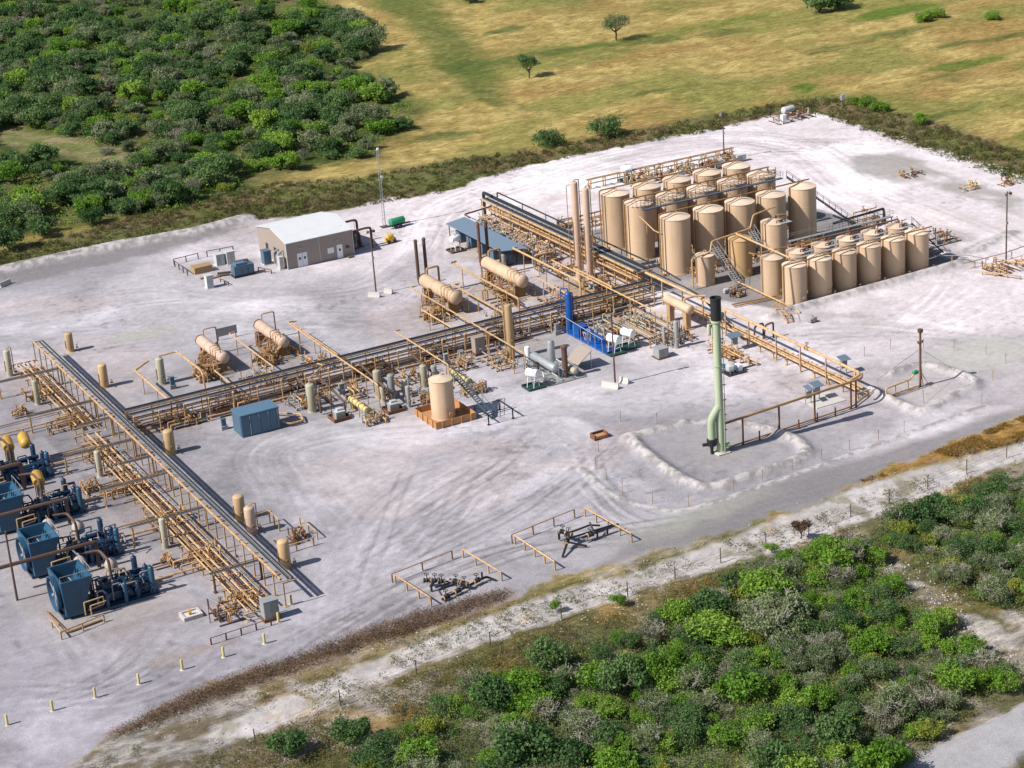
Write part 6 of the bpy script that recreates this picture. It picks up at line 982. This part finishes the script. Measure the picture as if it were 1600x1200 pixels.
# ================================================================ pens with valve manifolds
def pen(P, label, k):
    (ax, ay), (bx_, by), (cx, cy), (dx, dy) = P
    rail('pale tan rail on the left side of the '+label, [P[0], P[1]], 1.1, T_, .1, 2.4, 'rails of the valve pens'); rail('pale tan rail on the right side of the '+label, [P[3], P[2]], 1.1, T_, .1, 2.4, 'rails of the valve pens'); rail('brown rail along the back of the '+label, [(P[0][0]-.2, P[0][1]+.4), (P[3][0]-1.2, P[3][1]+.4)], 1.1, D_m, .06, 3.6, 'rails of the valve pens')
pen(((81.8, 193.8), (82.6, 186.4), (91.7, 187.2), (90.9, 195.0)), 'left valve pen', 0); pen(((97.4, 194.6), (97.8, 186.0), (108.4, 187.0), (107.6, 196.2)), 'right valve pen', 1)
def bv(label, pts, vs, r=.17, arms=()):
    t = thing('valve_assembly', label, 'valve assembly', (*pts[0][:2], 0), 'dark valve assemblies in the pens'); tb('header_pipe', 'black', t, pts, r, 8, .3)
    for a in arms: tb('branch_pipe', 'black', t, a, r*.8, 8, .2)
    for (p, ax) in vs: b = MB(); p = Vector(p); a = Vector(ax).normalized(); b.lathe(p-a*.35, a, [(.3, 0), (.3, .12), (.18, .14), (.3, .35), (.18, .56), (.3, .58), (.3, .7)], 10); b.build('valve_body', 'black', t); b = MB(); b.lathe(p+a*.36, a, [(.3, 0), (.3, .06)], 10); b.lathe(p-a*.44, a, [(.3, 0), (.3, .06)], 10); b.build('flange', 'tan', t); b = MB(); b.cyl(p, p+Vector((0, 0, .75)), .05, None, 6); wheel(b, p+Vector((0, 0, .75)), (0, 0, 1), .26); b.build('handwheel', 'black', t)
    return t
bv('black angled valve header on legs in the right pen', [(101.9, 192.3, .2), (101.9, 192.3, 1.3), (102.6, 190.9, 1.2), (100, 188.2, .2)], [((102.2, 191.8, 1.25), (.5, -1, 0)), ((102.5, 191.0, 1.2), (.5, -1, 0)), ((101.6, 190.0, .9), (1, 1, .3))], .15, [[(101.9, 190.4, 1.0), (108, 190.6, .9)], [(102.4, 191.6, 1.0), (105.6, 191.6, 1.2), (106.8, 191.4, .9)], [(101.6, 189.9, .9), (103.6, 188.9, .2)]])
bv('black long pipe with two valves on the right side of the right pen', [(103.6, 190.0, .8), (108.8, 190.6, .8)], [((104.8, 190.15, .8), (1, .1, 0))], .14, [[(105.8, 190.3, .8), (105.8, 190.3, .1)], [(107.2, 190.4, .8), (107.2, 190.4, .1)], [(105.4, 190.2, .8), (105.4, 191.2, 1.8)]])
bv('small black valve tree at the back of the left pen', [(84.2, 189.6, .1), (84.2, 189.6, .9), (85.6, 190.4, .9)], [((84.3, 190.8, .9), (1, -.6, 0)), ((85.0, 190.2, .9), (1, -.6, 0)), ((85.6, 189.8, .8), (1, -.6, 0))], .14, [[(84.6, 189.4, .5), (86.8, 189.6, .4)], [(84.0, 191.2, .9), (86.3, 189.4, .7)]])
bv('long black valve header at the front of the left pen', [(84.0, 186.6, .4), (90.4, 188.4, .5), (91.2, 187.6, .1)], [((86.8, 188.6, .9), (.6, -1, 0)), ((87.4, 187.8, .8), (.6, -1, 0)), ((89.0, 188.0, .6), (1, .3, 0)), ((84.6, 186.8, .45), (1, .3, 0)), ((86.2, 187.2, .5), (1, .3, 0))], .14, [[(86.4, 189.4, 1.0), (87.8, 187.2, .6)], [(84.4, 188.2, .8), (86.8, 188.4, .8)], [(84.4, 188.2, .8), (84.4, 187, .2)], [(89.8, 188.2, .6), (89.8, 188.2, 1.3)]])
# posts and small things
mk = thing('marker_stake', 'x', 'stake', (0, 0, -90)); ORG[mk.name] = (0, 0, 0); MB().cyl((0, 0, -.1), (0, 0, 1.5), .035, None, 6).build('rod', 'tand', mk); MB().box(-.06, .06, -.02, .02, 1.3, 1.45).build('tab', 'tan', mk)
for i, (x, y) in enumerate([(118.5, 211.5), (115.6, 207.2), (115, 203.7), (114.5, 199.1), (115.8, 194.4), (118.7, 191.1), (125.3, 191.5), (129.7, 191.8), (134.4, 192.3), (138.9, 192.5), (143.4, 192.9), (147.9, 193), (152.2, 193.4), (165.6, 194.6), (164.3, 217.4), (168.8, 217.4), (172.4, 214.8), (175, 211.5), (177.3, 207.6), (177.2, 203.5), (129.2, 214.8), (125.8, 218.2), (139.8, 216.4), (143.9, 222.4), (172, 200), (139.3, 214.2)]): dup(mk, (x, y, 0), 'thin marker stake on bare gravel around the two flare bunds', group='thin marker stakes around the flares')
for c in list(mk.children): bpy.data.objects.remove(c)
bpy.data.objects.remove(mk)
t = thing('wire_fence', 'sagging wire fence with thin posts along the lower lease road', 'fence', (100, 177, 0)); FP = [(56, 171.5), (66, 173.6), (75, 174.6), (84, 175.4), (93, 176.2), (101.6, 176.8), (107.7, 176.8), (114.2, 177.6), (120.3, 177.6), (126.2, 177.6), (132.6, 178.3), (138.5, 178.8), (144.5, 179.2), (151, 180), (158, 181)]
for x, y in FP: MB().cyl((x, y, -1), (x, y, 1.3), .06, None, 6).build('post', 'dwood', t)
for z_ in (.05, .45, .85): tb('wire', 'brown', t, [(x, y, z_) for x, y in FP], .012, 3)
t = thing('cable_reel', 'rusty orange open crate lying on the gravel near the flare bund', 'crate', (120.9, 215.4, 0)); b = MB(); b.box(119.9, 121.9, 214.8, 216.0, .02, .1); b.box(119.9, 120.0, 214.8, 216.0, .1, .75); b.box(121.8, 121.9, 214.8, 216.0, .1, .75); b.box(120.0, 121.8, 215.9, 216.0, .1, .75); b.build('frame', 'rust', t); MB().box(120.1, 121.7, 214.9, 215.8, .1, .45).build('load', 'orange', t); t.name = 'open_crate'
for i, (x0, x1, y0, y1, lb) in enumerate(((223.8, 228.2, 268.2, 271, 'rusty yellow wellhead piping at the right edge of the pad'), (230, 234, 266, 268.4, 'brown piping heap at the far right edge of the pad'), (221.5, 226.5, 280.5, 284, 'low white pipe and rods on the grey patch'), (228, 230, 240, 242, 'brown valve group near the right frame edge'))): manifold(lb, x0, x1, y0, y1, 6, 250+i, .7, ('rust', 'tan', 'yellow' if i == 0 else 'tand', 'conc'), name='wellhead_piping')
t = thing('tank_on_skid', 'small blue and white tank at the far pad corner', 'tank', (232.2, 331, 0)); b = MB(); b.vessel((231.2, 331, 1.1), (1, .1, 0), .7, 2.4, 14, .2); b.build('tank', 'lgrey', t, 50); MB().box(231, 233.8, 330.5, 331.5, 0, .4).build('skid', 'rust', t)
manifold('scrap pipes and posts at the far pad corner', 226, 236, 325.5, 330, 12, 260, 1.0, ('rust', 'conc', 'tand', 'brown'), name='scrap_pile'); cabinet('equipment_box', 'white box alone at the far pad corner', 227.6, 228.5, 326.2, 327, 1.7, 'white', .05)
t = thing('sign_board', 'white small sign board in the weeds past the far pad corner', 'sign', (244.5, 329.5, 0)); MB().box(243.9, 244.8, 329.4, 329.5, 1.2, 2.3).build('board', 'white', t); MB().box(244.3, 244.4, 329.5, 329.6, 0, 2.2).build('post', 'brown', t)
def rocks(name, label, pts, n, r, sd, s0, s1):
    R = random.Random(sd); b = MB()
    for i in range(n):
        k = R.random()*(len(pts)-1); j = int(k); a = Vector(pts[j]).lerp(Vector(pts[j+1]), k-j); x, y = a.x+R.gauss(0, r), a.y+R.gauss(0, r); s = R.uniform(s0, s1); o = len(b.v)
        V = [(x+s*R.uniform(.6, 1)*cos(q*1.257+i), y+s*R.uniform(.6, 1)*sin(q*1.257+i), R.uniform(-.05, .1)) for q in range(5)]+[(x+R.uniform(-.3, .3)*s, y+R.uniform(-.3, .3)*s, s*R.uniform(.4, .9)) for q in range(2)]
        b.add(V, [(0, 1, 5), (1, 2, 5), (2, 6, 5), (2, 3, 6), (3, 4, 6), (4, 0, 5, 6)])
    o = b.build(name, 'rock', None, 10); o['kind'] = 'stuff'; o['label'] = label; return o
rocks('rubble', 'white rubble along the far right pad edge', [(236.5, 310), (237, 290), (236.5, 268), (236, 250)], 420, 1.1, 1, .12, .42); rocks('rubble', 'white stones on the bank beneath the left thicket', [(60, 339), (80, 340), (97, 340), (112, 337.5)], 260, 1.3, 2, .1, .35)
rocks('rubble', 'scattered chalk stones on the slope below the lease road', [(50, 171), (80, 174), (110, 175), (140, 177.5), (160, 179)], 600, 1.6, 3, .05, .15); rocks('rubble', 'chalk stones between the weeds and lease road', [(45, 178), (70, 182.5), (98, 182), (125, 181.5), (160, 184)], 350, 1.1, 4, .04, .12); rocks('rubble', 'chalk stones in the sandy gap of the thicket', [(124, 140), (124.5, 151), (128, 156), (130, 166)], 260, 1.6, 5, .05, .16)
